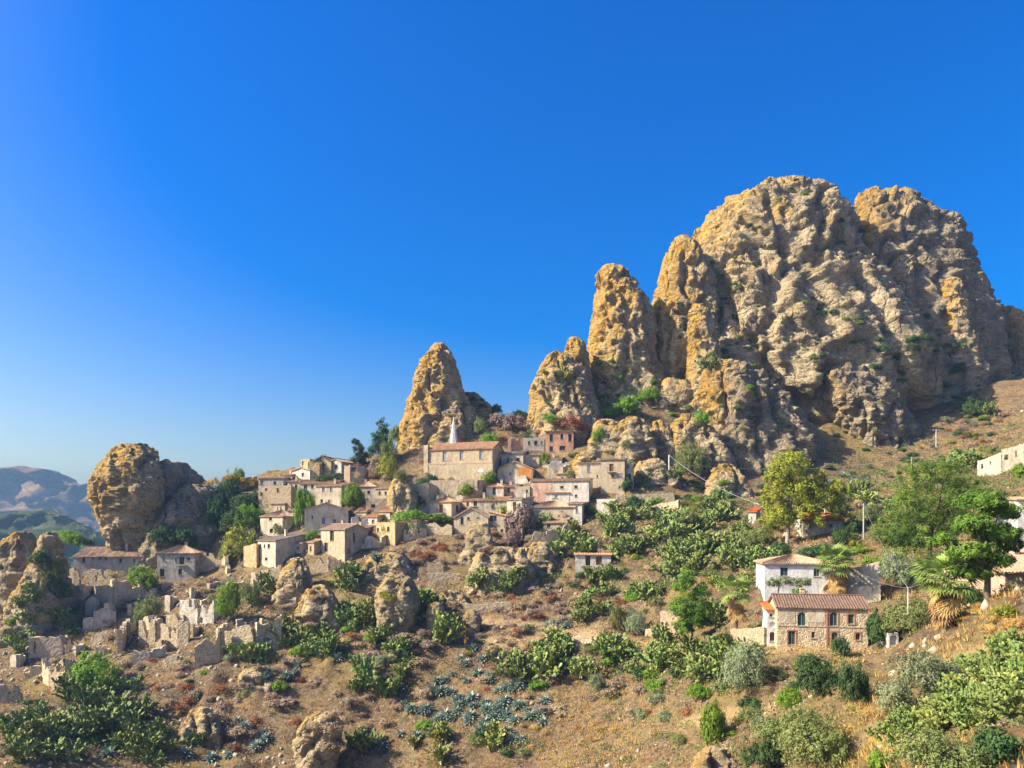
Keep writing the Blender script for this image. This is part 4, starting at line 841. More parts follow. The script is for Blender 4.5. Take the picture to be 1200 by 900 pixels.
for i in range(3):
    r0, r1 = 0.45 * i / 3, 0.45 * (i + 1) / 3
    for j in range(16):
        a, b = 2 * math.pi * j / 16, 2 * math.pi * (j + 1) / 16
        md.poly(*[(aW * .5 + r * math.cos(q), -0.32 - 0.14 * (r / 0.45) ** 2, ah * 0.58 + r * math.sin(q)) for r, q in ((r0, a), (r0, b), (r1, b), (r1, a))])
md.tube([(aW * .5, -0.31, ah * .58), (aW * .5, 0, ah * .5)], 0.03, 6); md.build('satellite_dish', M['steel'], ar)
H('white_house', 'white villa with hipped tile roof behind the palm', 896, 976, 702, 660, -10, 8, 'hip', 1.0, 'clean', 'tile', [('F',919,670,9,10,'g'),('F',957,671,7,9,'g')], short='white villa', over=0.35)
RUIN('retaining_wall', 'pale retaining wall stepping up right of the white villa', [((974,690,672),(1030,697,658)),((985,700,688),(1032,704,686))], 'cream', cat='wall', rag=0.03, th=0.4, short='pale retaining wall')
H('cottage', 'small cream cottage with a bright red tiled roof behind the yellow-green tree', 941, 988, 625, 609, -8, 6, 'mono', 1.3, 'cream', 'tile_r', [('F',950,616,3,5,'d'),('F',974,616,3,4,'d')], short='red-roofed cottage')
H('cottage', 'tiny white blank-walled hut left of the yellow-green tree', 877, 886, 614, 599, -30, 4, 'mono', 0.7, 'white', 'tile_r', [('F',881,607,1.5,3,'d')], short='tiny white hut')
RUIN('ruined_house', 'long beige roofless ruin with a row of windows at the right edge', [((1146,560,541),(1174,555,530),[(1151,546,2.5,5),(1160,542,2.5,5)]),((1174,555,527),(1204,548,518),[(1179,535,3,7),(1190,532,3,8)])], 'cream', rag=0.1, short='long beige ruin at the right edge')
H('cottage', 'white wall of a house cut off by the right edge, among the pines', 1193, 1216, 634, 585, -10, 6, 'mono', 0.5, 'clean', 'tile_o', [('F',1206,610,5,8,'d')], short='white house cut by the right edge')
H('house', 'pale pink house with tiled eave cut off by the right edge', 1178, 1260, 722, 668, 6, 8, 'mono', 2.2, 'palepink', 'tile', [('F',1195,690,4,10,'w'),('F',1230,690,8,10,'g')], short='pale pink house at the right edge', over=0.6, d=66)
H('garage', 'low white garage door beside the round shrub below the palm', 1041, 1053, 757, 742, -6, 4, 'flat', 0, 'clean', 'tile', [('F',1047,751,8,11,'w')], cat='garage', short='low white garage')
RUIN('terrace_wall', 'rough dry-stone terrace wall behind the small conifer', [((758,744,737),(800,742,732)),((775,728,716),(812,724,712))], 'stone', cat='wall', rag=0.2, short='dry-stone terrace wall')
RUIN('terrace_wall', 'dark retaining wall under the farmhouse terrace', [((858,757,738),(898,757,736))], 'stone', cat='wall', rag=0.15, short='retaining wall left of the farmhouse')
# boulders and outcrops standing on the slope
def boulder(label, px, py, w, h, dep, seed, amp=0.5, name='boulder', mat='rock', lich_sun=0.15, nu=72, nv=56, sink=0.25, tilt=0, crag=False):
    g = gnd(px, py + h / 2); d = g.y; b = w / 2 * d / F * dep
    rows = [(py - h / 2, px - w * 0.16 + tilt, px + w * 0.16 + tilt, b * 0.3), (py - h * 0.42, px - w * 0.3 + tilt, px + w * 0.30 + tilt, b * 0.6), (py - h * 0.2, px - w * 0.45 + tilt / 2, px + w * 0.45 + tilt / 2, b * 0.9), (py + h * 0.1, px - w * 0.5, px + w * 0.5, b), (py + h * 0.35, px - w * 0.44, px + w * 0.44, b), (py + h * (0.5 + sink), px - w * 0.36, px + w * 0.36, b * 0.9)]
    if crag: h *= 0.85; py += h * 0.08; rows = [(py - h / 2, px - w * 0.2 + tilt, px + w * 0.12 + tilt, b * 0.25), (py - h * 0.36, px - w * 0.36 + tilt, px + w * 0.26 + tilt, b * 0.5), (py - h * 0.1, px - w * 0.46, px + w * 0.42, b * 0.9), (py + h * 0.3, px - w * 0.55, px + w * 0.56, b * 1.1), (py + h * 0.7, px - w * 0.7, px + w * 0.72, b * 1.3)]
    LAND.append((px, py, label)); amp = amp * 1.5; return rock(name, label, rows, d, amp, seed, nu, nv, mat=mat, cat='boulder', lich_sun=lich_sun, pit=0.25, strata=0.3 if crag else 0.12, dm=0.95 if crag else 0.5, boxy=0.62 if crag else 0.8, skew=-0.12 if crag else 0.0)
boulder('big smooth grey-brown boulder alone on the mid slope', 465, 703, 52, 58, 0.9, 201, 0.65, nu=140, nv=110)
boulder('tall angular boulder on the lower slope among agaves', 372, 866, 52, 58, 0.8, 203, 0.7, nu=140, nv=110, tilt=6)
boulder('small dark boulder right of the big smooth boulder', 510, 718, 22, 24, 0.9, 205, 0.35)
boulder('small tan boulder beside the small dark boulder', 553, 727, 20, 24, 0.9, 207, 0.35)
boulder('flat-topped tan outcrop above the cactus bank, left of the big boulder', 375, 704, 44, 50, 0.7, 209, 0.7, mat='rock', lich_sun=0.3, crag=True)
boulder('ridge-like pale crag with cactus at its foot, under the fallen wall stumps', 348, 672, 36, 44, 0.6, 211, 0.6, mat='rock', lich_sun=0.25, crag=True)
boulder('round tan rock tower with a ruin built against it', 472, 582, 34, 48, 0.8, 213, 0.55, mat='rock', lich_sun=0.22)
boulder('sharp pale crag right below the gabled house', 563, 630, 34, 46, 0.6, 215, 0.6, mat='rock', lich_sun=0.05, crag=True)
boulder('broad fluted cliff face in the middle of the dry slope', 588, 655, 60, 36, 0.5, 217, 0.75, mat='rock', lich_sun=0.05, nu=130, nv=90, crag=True)
boulder('narrow grey rock fin at the right end of the fluted cliff', 612, 660, 16, 48, 0.9, 219, 0.45, crag=True)
boulder('yellow-grey rock wedge left of the shaded cactus below the village', 633, 646, 24, 26, 0.8, 221, 0.45, mat='rock', lich_sun=0.1, crag=True)
boulder('long shadowed rock hump below the small stone house', 455, 660, 54, 30, 0.6, 223, 0.6, nu=120, nv=80, crag=True)
boulder('pale rock at the foot of the yellow-green tree', 1071, 563, 14, 14, 0.9, 225, 0.4)
boulder('dark pointed rock in the gully at the bottom edge', 838, 893, 46, 40, 0.8, 227, 0.6, mat='rock', lich_sun=0.1, crag=True)
boulder('half-buried grey rock on the left scree', 238, 840, 40, 26, 0.8, 229, 0.5, crag=True)
boulder('big tan crag below the pink house', 742, 505, 40, 46, 0.7, 231, 0.8, mat='rock', lich_sun=0.35, crag=True)
boulder('gold-edged rock block on the rubble slope under the massif', 774, 507, 26, 40, 0.8, 233, 0.6, mat='rock', lich_sun=0.45, crag=True)
boulder('rounded crag behind the pink house', 712, 505, 36, 36, 0.7, 235, 0.8, mat='rock', lich_sun=0.3, crag=True)
boulder('upper ledge rock on the rubble slope under the orange slab', 790, 458, 44, 34, 0.7, 237, 0.8, mat='rock', lich_sun=0.3, crag=True)
boulder('craggy brown block left of the tall balcony house', 690, 540, 40, 30, 0.7, 239, 0.7, mat='rock', lich_sun=0.3, crag=True)
boulder('brown rock at the saddle behind the church', 556, 545, 26, 18, 0.8, 241, 0.5, mat='rock', lich_sun=0.25)
boulder('large shattered crag on the rubble slope above the pale concrete pole', 812, 505, 58, 56, 0.7, 251, 0.9, mat='rock', lich_sun=0.25, crag=True, nu=110, nv=80)
boulder('low split crag above the long rubble terrace wall', 765, 548, 40, 26, 0.7, 253, 0.7, mat='rock', lich_sun=0.2, crag=True)
boulder('leaning crag at the foot of the grey buttress', 852, 560, 44, 44, 0.7, 255, 0.8, crag=True, nu=100, nv=70)
boulder('half-buried crag in the red scree on the left', 300, 790, 34, 20, 0.8, 257, 0.6, crag=True)
boulder('low flat rock ledge beneath the cactus bank', 530, 700, 40, 18, 0.7, 259, 0.6, crag=True)
bpy.context.view_layer.update(); DG = bpy.context.evaluated_depsgraph_get()
# ------------------------------------------------------------ far mountains
def ridge(name, sky_pts, d_top, d_base, base_py, seed, mat, amp, x0=-500, x1=520, nu=260, nv=70):
    px = np.linspace(x0, x1, nu); top = np.interp(px, [p[0] for p in sky_pts], [p[1] for p in sky_pts])
    v = np.linspace(-0.4, 1, nv); PX, VV = np.meshgrid(px, v)
    T = np.repeat(top[None, :], nv, 0); D_ = d_top + (d_base - d_top) * VV
    zt = (HZ - T) / F * d_top; zb = (HZ - base_py) / F * d_base
    vv = np.abs(VV); Z = zt + (zb - zt) * np.interp(vv, [0, .12, .3, .55, 1], [0, .12, .62, .8, 1]); X = (PX - CX) / F * D_
    P = np.stack([X.ravel(), D_.ravel(), Z.ravel()], 1)
    k = sstep(0.0, 0.15, vv.ravel())
    P[:, 2] += (ridged(P / (amp * 5), 5, seed) * amp * 0.9 + fbm(P / (amp * 2), 4, seed + 3) * amp * 0.5) * (0.3 + 0.7 * k); P[:, 1] += k * ridged(P * np.array([1, 1, .25]) / (amp * 4), 5, seed + 9) * amp * 6
    r = np.arange(nv - 1)[:, None] * nu; c = np.arange(nu - 1)[None, :]; i = (r + c).ravel()
    me = mesh_np(name, P, np.stack([i, i + 1, i + nu + 1, i + nu], 1), True)
    return tag(obj(name, me, mat), kind='structure')
def far_mat(name, stops, sc):
    m, t, b = new_mat(name, 1.0, 0.0); c = coords(t)
    t.links.new(ramp(t, noise(t, sc, 7, c, 0.65), stops), b.inputs['Base Color']); bump(t, b, noise(t, sc * 3, 8, c, 0.75), 1.0, 30.0); return m
M['far'] = far_mat('far_cliffs', [(0.35, (0.10, 0.075, 0.06)), (0.5, (0.22, 0.14, 0.09)), (0.64, (0.42, 0.27, 0.15))], 0.02)
M['farg'] = far_mat('far_scrub', [(0.4, (0.06, 0.10, 0.04)), (0.55, (0.14, 0.15, 0.07)), (0.68, (0.33, 0.25, 0.14))], 0.03)
ridge('mountain', [(-500,590),(-250,560),(-60,551),(0,549),(25,548),(50,550),(68,553),(76,562),(95,567),(108,566),(130,574),(170,583),(240,590),(320,605),(520,660)], 1500, 1050, 650, 5, M['far'], 22)
ridge('hill', [(-500,640),(-200,615),(-60,606),(0,604),(30,599),(60,598),(80,606),(100,618),(125,634),(160,652),(300,690),(520,720)], 720, 520, 700, 8, M['farg'], 7)

# ------------------------------------------------------------ plants: shared meshes
def leaf_mat(name, c1, c2, trans=0.3, rough=0.7, vs=1.2, rv=0.35):
    m = bpy.data.materials.new(name); m.use_nodes = True; t = m.node_tree; b = t.nodes['Principled BSDF']
    b.inputs['Roughness'].default_value = rough; b.inputs['Specular IOR Level'].default_value = 0.2
    c = coords(t); ri = N(t, 'ShaderNodeObjectInfo').outputs['Random']
    col = mixc(t, fac(t, noise(t, vs, 3, c), 0.35, 0.65), c1, c2)
    hv = N(t, 'ShaderNodeHueSaturation'); t.links.new(col, hv.inputs['Color'])
    t.links.new(mth(t, 'ADD', mth(t, 'MULTIPLY', ri, rv), 1 - rv / 2), hv.inputs['Value'])
    t.links.new(mth(t, 'ADD', mth(t, 'MULTIPLY', ri, 0.03), 0.485), hv.inputs['Hue'])
    t.links.new(hv.outputs[0], b.inputs['Base Color'])
    tr = N(t, 'ShaderNodeBsdfTranslucent'); t.links.new(hv.outputs[0], tr.inputs['Color'])
    mx = N(t, 'ShaderNodeMixShader'); mx.inputs[0].default_value = trans
    out = t.nodes['Material Output']; t.links.new(b.outputs[0], mx.inputs[1]); t.links.new(tr.outputs[0], mx.inputs[2]); t.links.new(mx.outputs[0], out.inputs['Surface'])
    return m
LM = {'pear': leaf_mat('prickly_pear_pads', (0.195, 0.245, 0.06), (0.10, 0.15, 0.042), 0.08, 0.55), 'pearyel': leaf_mat('yellowish_prickly_pear_pads', (0.28, 0.30, 0.08), (0.15, 0.20, 0.055), 0.08, 0.55),
      'agave': leaf_mat('blue_agave_leaves', (0.29, 0.36, 0.29), (0.16, 0.225, 0.185), 0.05, 0.4), 'bright': leaf_mat('bright_green_leaves', (0.21, 0.33, 0.03), (0.12, 0.22, 0.025), 0.35),
      'dark': leaf_mat('dark_green_leaves', (0.07, 0.13, 0.035), (0.035, 0.075, 0.025), 0.2), 'olive': leaf_mat('olive_green_leaves', (0.22, 0.24, 0.075), (0.13, 0.16, 0.05), 0.25),
      'grey': leaf_mat('silvery_leaves', (0.26, 0.29, 0.16), (0.15, 0.18, 0.09), 0.25), 'gold': leaf_mat('golden_green_leaves', (0.33, 0.33, 0.035), (0.20, 0.22, 0.03), 0.3),
      'pine': leaf_mat('pine_needles', (0.16, 0.27, 0.03), (0.075, 0.16, 0.025), 0.25, vs=0.7), 'darkpine': leaf_mat('dark_conifer_needles', (0.045, 0.085, 0.025), (0.02, 0.045, 0.018), 0.15, vs=0.7),
      'dry': leaf_mat('dry_brown_twigs', (0.40, 0.29, 0.18), (0.27, 0.19, 0.12), 0.1), 'mauve': leaf_mat('mauve_dry_twigs', (0.33, 0.235, 0.175), (0.21, 0.15, 0.115), 0.08), 'straw': leaf_mat('straw_grass', (0.56, 0.39, 0.14), (0.42, 0.26, 0.08), 0.3),
      'rust': leaf_mat('rust_red_scrub', (0.34, 0.13, 0.05), (0.22, 0.085, 0.04), 0.15), 'yellow': leaf_mat('yellow_broom', (0.42, 0.26, 0.03), (0.30, 0.17, 0.03), 0.2), 'palm': leaf_mat('palm_fronds', (0.24, 0.32, 0.07), (0.15, 0.23, 0.05), 0.25), 'deadpalm': leaf_mat('dead_palm_fronds', (0.46, 0.31, 0.13), (0.30, 0.18, 0.08), 0.2)}
M['bark'] = plain('grey_brown_bark', (0.16, 0.12, 0.085), 0.95, 0.4, 5); M['palebark'] = plain('pale_bark', (0.34, 0.29, 0.23), 0.95, 0.35, 4)
def leaf_cloud(lobes, nc, per, leaf, seed, asp=0.55, cr=0.24, up=0.35, low=-0.75):
    g = np.random.default_rng(seed); L = np.array(lobes, float); wts = (L[:, 3] * L[:, 4] * L[:, 5]) ** (2 / 3); wts /= wts.sum()
    k = g.choice(len(L), nc, p=wts); u = g.normal(size=(nc, 3)); u /= np.linalg.norm(u, axis=1, keepdims=True); u[:, 2] = np.where(u[:, 2] < low, -u[:, 2], u[:, 2])
    rad = 0.45 + 0.55 * g.random(nc) ** 0.45; rad *= 1 + 0.22 * g.normal(size=nc).clip(-1.5, 1.5) * (g.random(nc) < 0.5)
    C = L[k, :3] + u * rad[:, None] * L[k, 3:6]; R3 = cr * L[k, 3:6].mean(1) * g.uniform(0.6, 1.35, nc)
    n = nc * per; ci = np.repeat(np.arange(nc), per); o = g.normal(size=(n, 3)) * 0.5; P = C[ci] + o * R3[ci][:, None]
    nr = u[ci] * 0.7 + o * 0.9 + np.array([0, 0, up]) + g.normal(size=(n, 3)) * 0.55; nr /= np.linalg.norm(nr, axis=1, keepdims=True)
    t = np.cross(nr, g.normal(size=(n, 3))); t /= np.linalg.norm(t, axis=1, keepdims=True) + 1e-9; b = np.cross(nr, t)
    s = leaf * g.uniform(0.6, 1.4, n)[:, None]; a = t * s; b = b * s * asp
    V = np.stack([P - a, P + b * 0.9 + a * 0.1, P + a, P - b * 0.9 + a * 0.1], 1).reshape(-1, 3)
    return V, np.arange(n * 4).reshape(-1, 4)
def mesh_leaves(name, mat, *a, **k):
    V, f = leaf_cloud(*a, **k); me = mesh_np(name, V, f); me.materials.append(mat); return me
BUSH = {}
for sp, (nc, per, leaf, asp) in {'bright': (90, 26, 0.075, .6), 'dark': (90, 26, 0.07, .6), 'olive': (90, 24, 0.07, .5), 'grey': (100, 26, 0.055, .45), 'gold': (80, 24, 0.07, .5), 'dry': (80, 22, 0.085, .4), 'mauve': (80, 22, 0.085, .4), 'rust': (60, 20, 0.075, .4), 'straw': (70, 14, 0.13, .14), 'yellow': (60, 18, 0.07, .4)}.items():
    BUSH[sp] = [mesh_leaves(sp + '_bush', LM[sp], [(0, 0, 0.42, 0.92, 0.85, 0.5), (0.3 * math.cos(i * 2), 0.3 * math.sin(i * 2), 0.62, 0.6, 0.55, 0.42), (-0.4, 0.1 * i, 0.4, 0.55, 0.55, 0.4)], nc, per, leaf, 31 + i * 7 + len(sp), asp, 0.3, 0.35, -0.5) for i in range(3)]
FINE = {sp: [mesh_leaves(sp + '_bush', LM[sp], [(0, 0, 0.45, 0.85, 0.8, 0.42), (0.35 * math.cos(i * 2 + 1), 0.3, 0.62, 0.55, 0.5, 0.36), (-0.42, -0.2 + 0.1 * i, 0.42, 0.5, 0.5, 0.38), (0.1, -0.4, 0.35, 0.5, 0.45, 0.3)], 190, 40, 0.036, 131 + i, asp, 0.2, 0.35, -0.5) for i in range(2)] for sp, asp in (('grey', .35), ('olive', .4), ('dark', .6), ('bright', .6))}
def pear_mesh(seed, n, mat):
    g = random.Random(seed); mb = MB(); k = 7
    pads = []
    for s in range(9):
        an = g.uniform(0, 6.28); r = min(0.8, abs(g.gauss(0, 0.38))); pads.append((Vector((r * math.cos(an), r * math.sin(an), 0.0)), Vector((g.gauss(0, .45), g.gauss(0, .45), 1)).normalized(), 0))
    done = []
    while pads and len(done) < n:
        i = g.randrange(len(pads)) if g.random() < 0.8 else 0
        p, ax, lv = pads.pop(i); ln = g.uniform(0.24, 0.36) * (1.25 if lv == 0 else 1); w = ln * g.uniform(0.28, 0.36)
        sd = ax.cross(Vector((g.gauss(0, 1), g.gauss(0, 1), g.gauss(0, .3)))).normalized(); nm = ax.cross(sd)
        b0 = len(mb.v)
        for q in range(k):
            a = 2 * math.pi * q / k; mb.v.append(tuple(p + ax * (ln / 2 - ln / 2 * math.cos(a)) + sd * (w * math.sin(a) * (1 + 0.18 * -math.cos(a)))))
        c1, c2 = len(mb.v), len(mb.v) + 1; mid = p + ax * ln * 0.55; mb.v += [tuple(mid + nm * 0.035), tuple(mid - nm * 0.035)]
        for q in range(k): mb.f += [(b0 + q, b0 + (q + 1) % k, c1), (b0 + (q + 1) % k, b0 + q, c2)]
        done.append(1)
        if lv < 7:
            for _ in range(g.choice((1, 2, 2, 3))):
                d2 = (ax + sd * g.uniform(-.9, .9) + nm * g.uniform(-.7, .7) + Vector((0, 0, 0.25))).normalized(); pads.append((p + ax * ln * g.uniform(.75, .98) + sd * g.uniform(-.3, .3) * w, d2, lv + 1))
    me = mesh_np('prickly_pear', mb.v, mb.f); me.materials.append(mat); return me
PEAR = [pear_mesh(50 + i, 320, LM['pear']) for i in range(5)] + [pear_mesh(70 + i, 280, LM['pearyel']) for i in range(2)]
def agave_mesh(seed, stalk=False):
    g = random.Random(seed); mb = MB(); n = 34
    for i in range(n):
        an = i * 2.39996 + g.uniform(-.2, .2); el = 0.18 + 1.15 * (i / n) ** 1.2; L = 1.25 * g.uniform(.8, 1.1); hd = Vector((math.cos(an), math.sin(an), 0)); sd = Vector((-hd.y, hd.x, 0)); w = 0.17; prev = None
        for j in range(5):
            t = j / 4; e = el - 0.35 * t * t * (1 if el < 0.9 else 0.3); p = hd * (L * t * math.cos(e)) + Vector((0, 0, L * t * math.sin(e))); ww = w * (0.75 + 0.9 * t * (1 - t) * 2) * (1 - t ** 3)
            cur = (p - sd * ww + Vector((0, 0, .03)), p - Vector((0, 0, 0.03)), p + sd * ww + Vector((0, 0, .03)))
            if prev: mb.poly(prev[0], prev[1], cur[1], cur[0]); mb.poly(prev[1], prev[2], cur[2], cur[1])
            prev = cur
    me = mesh_np('agave', mb.v, mb.f); me.materials.append(LM['agave']); return me
AGAVE = [agave_mesh(i) for i in range(4)]

# ------------------------------------------------------------ placing plants; labels are worked out from the nearest landmark
LAND += [(900, 290, 'left summit of the massif'), (1075, 300, 'right summit of the massif'), (870, 520, 'grey buttress under the massif'), (1030, 500, 'shaded cliff of the massif'), (1115, 370, 'orange-tipped rock knob'), (727, 400, 'tall rock finger'), (800, 390, 'orange rock slab'), (655, 460, 'cactus-dotted crag'), (515, 470, 'ochre rock spire'),
         (160, 580, 'head-shaped rock'), (230, 600, 'grey slanting slab'), (20, 660, 'brown rock hump at the left edge'), (940, 585, 'tall yellow-green tree'), (1100, 610, 'big pines'), (810, 715, 'small round-headed conifer'), (1107, 695, 'palm by the round shrub'), (862, 720, 'palm left of the farmhouse'), (979, 670, 'palm before the white villa'), (414, 582, 'round green tree'), (112, 788, 'big green shrub by the left ruins'), (870, 790, 'silvery tree below the farmhouse terrace'), (1085, 790, 'large silvery olive'), (1160, 700, 'yellow grass bank'), (700, 840, 'straw-coloured lower bank'), (540, 815, 'agave thicket on the lower slope')]
PEND = []
def shorten(t):
    w = t.split(); 
    for i, q in enumerate(w):
        if i >= 2 and q.rstrip(',') in ('on', 'beside', 'right', 'left', 'above', 'below', 'under', 'among', 'at', 'behind', 'in', 'with', 'between', 'by', 'adjoining', 'stepping', 'rising', 'standing', 'leaning', 'alone'): w = w[:i]; break
    return ' '.join(w[:7]).rstrip(',')
def put(me, pos, sx, sz, kind, name, cat, group, label=None, sy=None, nrm=None):
    o = bpy.data.objects.new(name, me); COL.objects.link(o); o.location = pos; o.scale = (sx, sy or sx, sz); o.rotation_euler = (0, 0, R.uniform(0, 6.28))
    o['category'] = cat; o['group'] = group
    if label: o['label'] = label
    else: PEND.append((o, kind, proj(pos)))
    return o
def blocked(p):
    for ax, ay, cu, su, w, D in FOOT:
        dx, dy = p.x - ax, p.y - ay; a, b = dx * cu + dy * su, -dx * su + dy * cu
        if -0.4 < a < w + 0.4 and -0.8 < b < D + 0.3: return True
    return False
def region(cx, cy, rx, ry, n, fn, rocks=False):
    k = 0; tries = 0
    while k < n and tries < n * 6:
        tries += 1; a, r = R.uniform(0, 6.28), math.sqrt(R.random()); px, py = cx + rx * r * math.cos(a), cy + ry * r * math.sin(a)
        h = cast(px, py)
        if not h or blocked(h[0]): continue
        if not rocks and h[1].z < 0.25: continue
        if rocks and h[1].z < -0.05: continue
        fn(h[0]); k += 1
def pear(p, s=None):
    s = s or R.uniform(0.75, 1.45); s *= 1.5 if p.y > 75 else 0.7; me = R.choice(PEAR); put(me, p - Vector((0, 0, 0.15)), s * R.uniform(.95, 1.3), s, 'yellowish prickly pear clump' if me in PEAR[5:] else 'green prickly pear clump', 'prickly_pear', 'cactus', 'prickly pears on the hillside')
def agave(p, s=None):
    s = s or R.uniform(0.65, 1.3); put(R.choice(AGAVE), p - Vector((0, 0, 0.05)), s, s, 'blue-green agave', 'agave', 'agave', 'agaves on the hillside')
NMS = {'bright': 'bright_bush', 'dark': 'dark_bush', 'olive': 'olive_bush', 'grey': 'silvery_bush', 'gold': 'golden_bush', 'yellow': 'yellow_bush', 'dry': 'brown_shrub', 'mauve': 'mauve_shrub', 'rust': 'rust_shrub', 'straw': 'straw_clump'}
KN = {'bright': 'bright green bush', 'dark': 'dark green bush', 'olive': 'olive-green bush', 'grey': 'silvery green bush', 'gold': 'golden-green bush', 'dry': 'dry brown shrub', 'mauve': 'mauve-brown dry shrub', 'rust': 'rust-red low shrub', 'straw': 'straw-coloured grass clump', 'yellow': 'yellow flowering shrub'}
def shrub(sp, lo, hi, flat=0.75):
    def f(p):
        s = R.uniform(lo, hi) * (1.35 if sp in ('dry', 'mauve', 'rust') else 1.0); put(R.choice(BUSH[sp]), p - Vector((0, 0, 0.12 * s)), s, s * R.uniform(flat, flat + 0.3), KN[sp], NMS[sp], 'shrub' if sp in ('dry', 'mauve', 'rust', 'straw') else 'bush', {'dry': 'dry shrubs on the slope', 'mauve': 'dry shrubs on the slope', 'rust': 'dry shrubs on the slope', 'straw': 'dry shrubs on the slope'}.get(sp, 'green bushes on the hillside'))
    return f
def bush(px, pb, w, h, sp, label=None, d=None, rocks=True):
    hh = cast(px, pb) if rocks else cast(px, pb, True)
    p = hh[0] if hh and d is None else Vector((wx(px, d or 190), d or 190, wz(pb, d or 190)))
    s = w / 2 * p.y / F; put(R.choice((FINE if s > 1.7 and sp in FINE else BUSH)[sp]), p - Vector((0, 0, 0.1 * s)), s, h * p.y / F * 1.02, KN[sp], NMS[sp], 'bush', 'green bushes on the hillside', label)
for a in [(60,862,62,34,15),(140,838,44,44,14),(200,880,44,18,7),(110,815,40,14,4),(350,748,30,12,6),(395,690,26,16,7),(370,768,22,10,4),(575,690,42,11,13),(410,722,20,22,7),(430,745,25,14,4),(470,785,26,18,4),(440,812,22,14,3),(622,785,26,24,7),(650,762,18,10,3),(725,765,26,16,7),(690,722,20,10,4),(712,692,22,14,5),(700,640,58,18,18),(760,630,48,28,24),(832,620,40,26,20),(800,662,36,18,12),(868,645,24,22,9),(720,610,50,12,6),(782,772,40,14,7),(830,790,32,18,8),(768,792,20,10,3),(1150,815,52,38,34),(1100,842,38,20,14),(1060,862,20,22,7),(1010,582,34,16,9),(1045,602,28,18,7),(1120,548,28,9,6),(1170,500,28,14,4),(28,690,20,24,6),(45,722,18,18,4),(18,765,16,20,4),(432,576,10,5,2),(760,572,22,10,6),(880,660,30,10,5),(680,795,20,10,3),(540,880,60,16,5),(430,885,25,12,3),(640,625,20,12,4),(290,770,20,12,3),(860,690,18,14,4),(755,690,20,16,5),(1175,770,25,20,6),(960,600,25,12,3),(780,560,16,8,3),(320,690,14,8,2),(845,730,12,10,3)]:
    region(*a, pear)
for a in [(520,752,5,3,2),(495,722,5,4,2),(425,800,6,5,1),(640,792,8,6,2)]: region(*a, lambda p: pear(p, R.uniform(1.5, 1.9)))
for a in [(540,820,78,36,46),(600,842,56,28,30),(450,862,40,20,7),(290,862,30,20,6),(330,792,30,20,7),(398,768,18,8,3),(650,735,14,6,4),(700,716,14,6,3),(560,770,30,10,4),(240,890,40,8,4),(1000,562,36,8,7),(1112,546,12,4,3),(470,765,30,8,4),(820,792,8,8,2),(150,880,30,12,3),(640,700,16,6,3),(420,655,30,6,1)]:
    region(*a, agave)
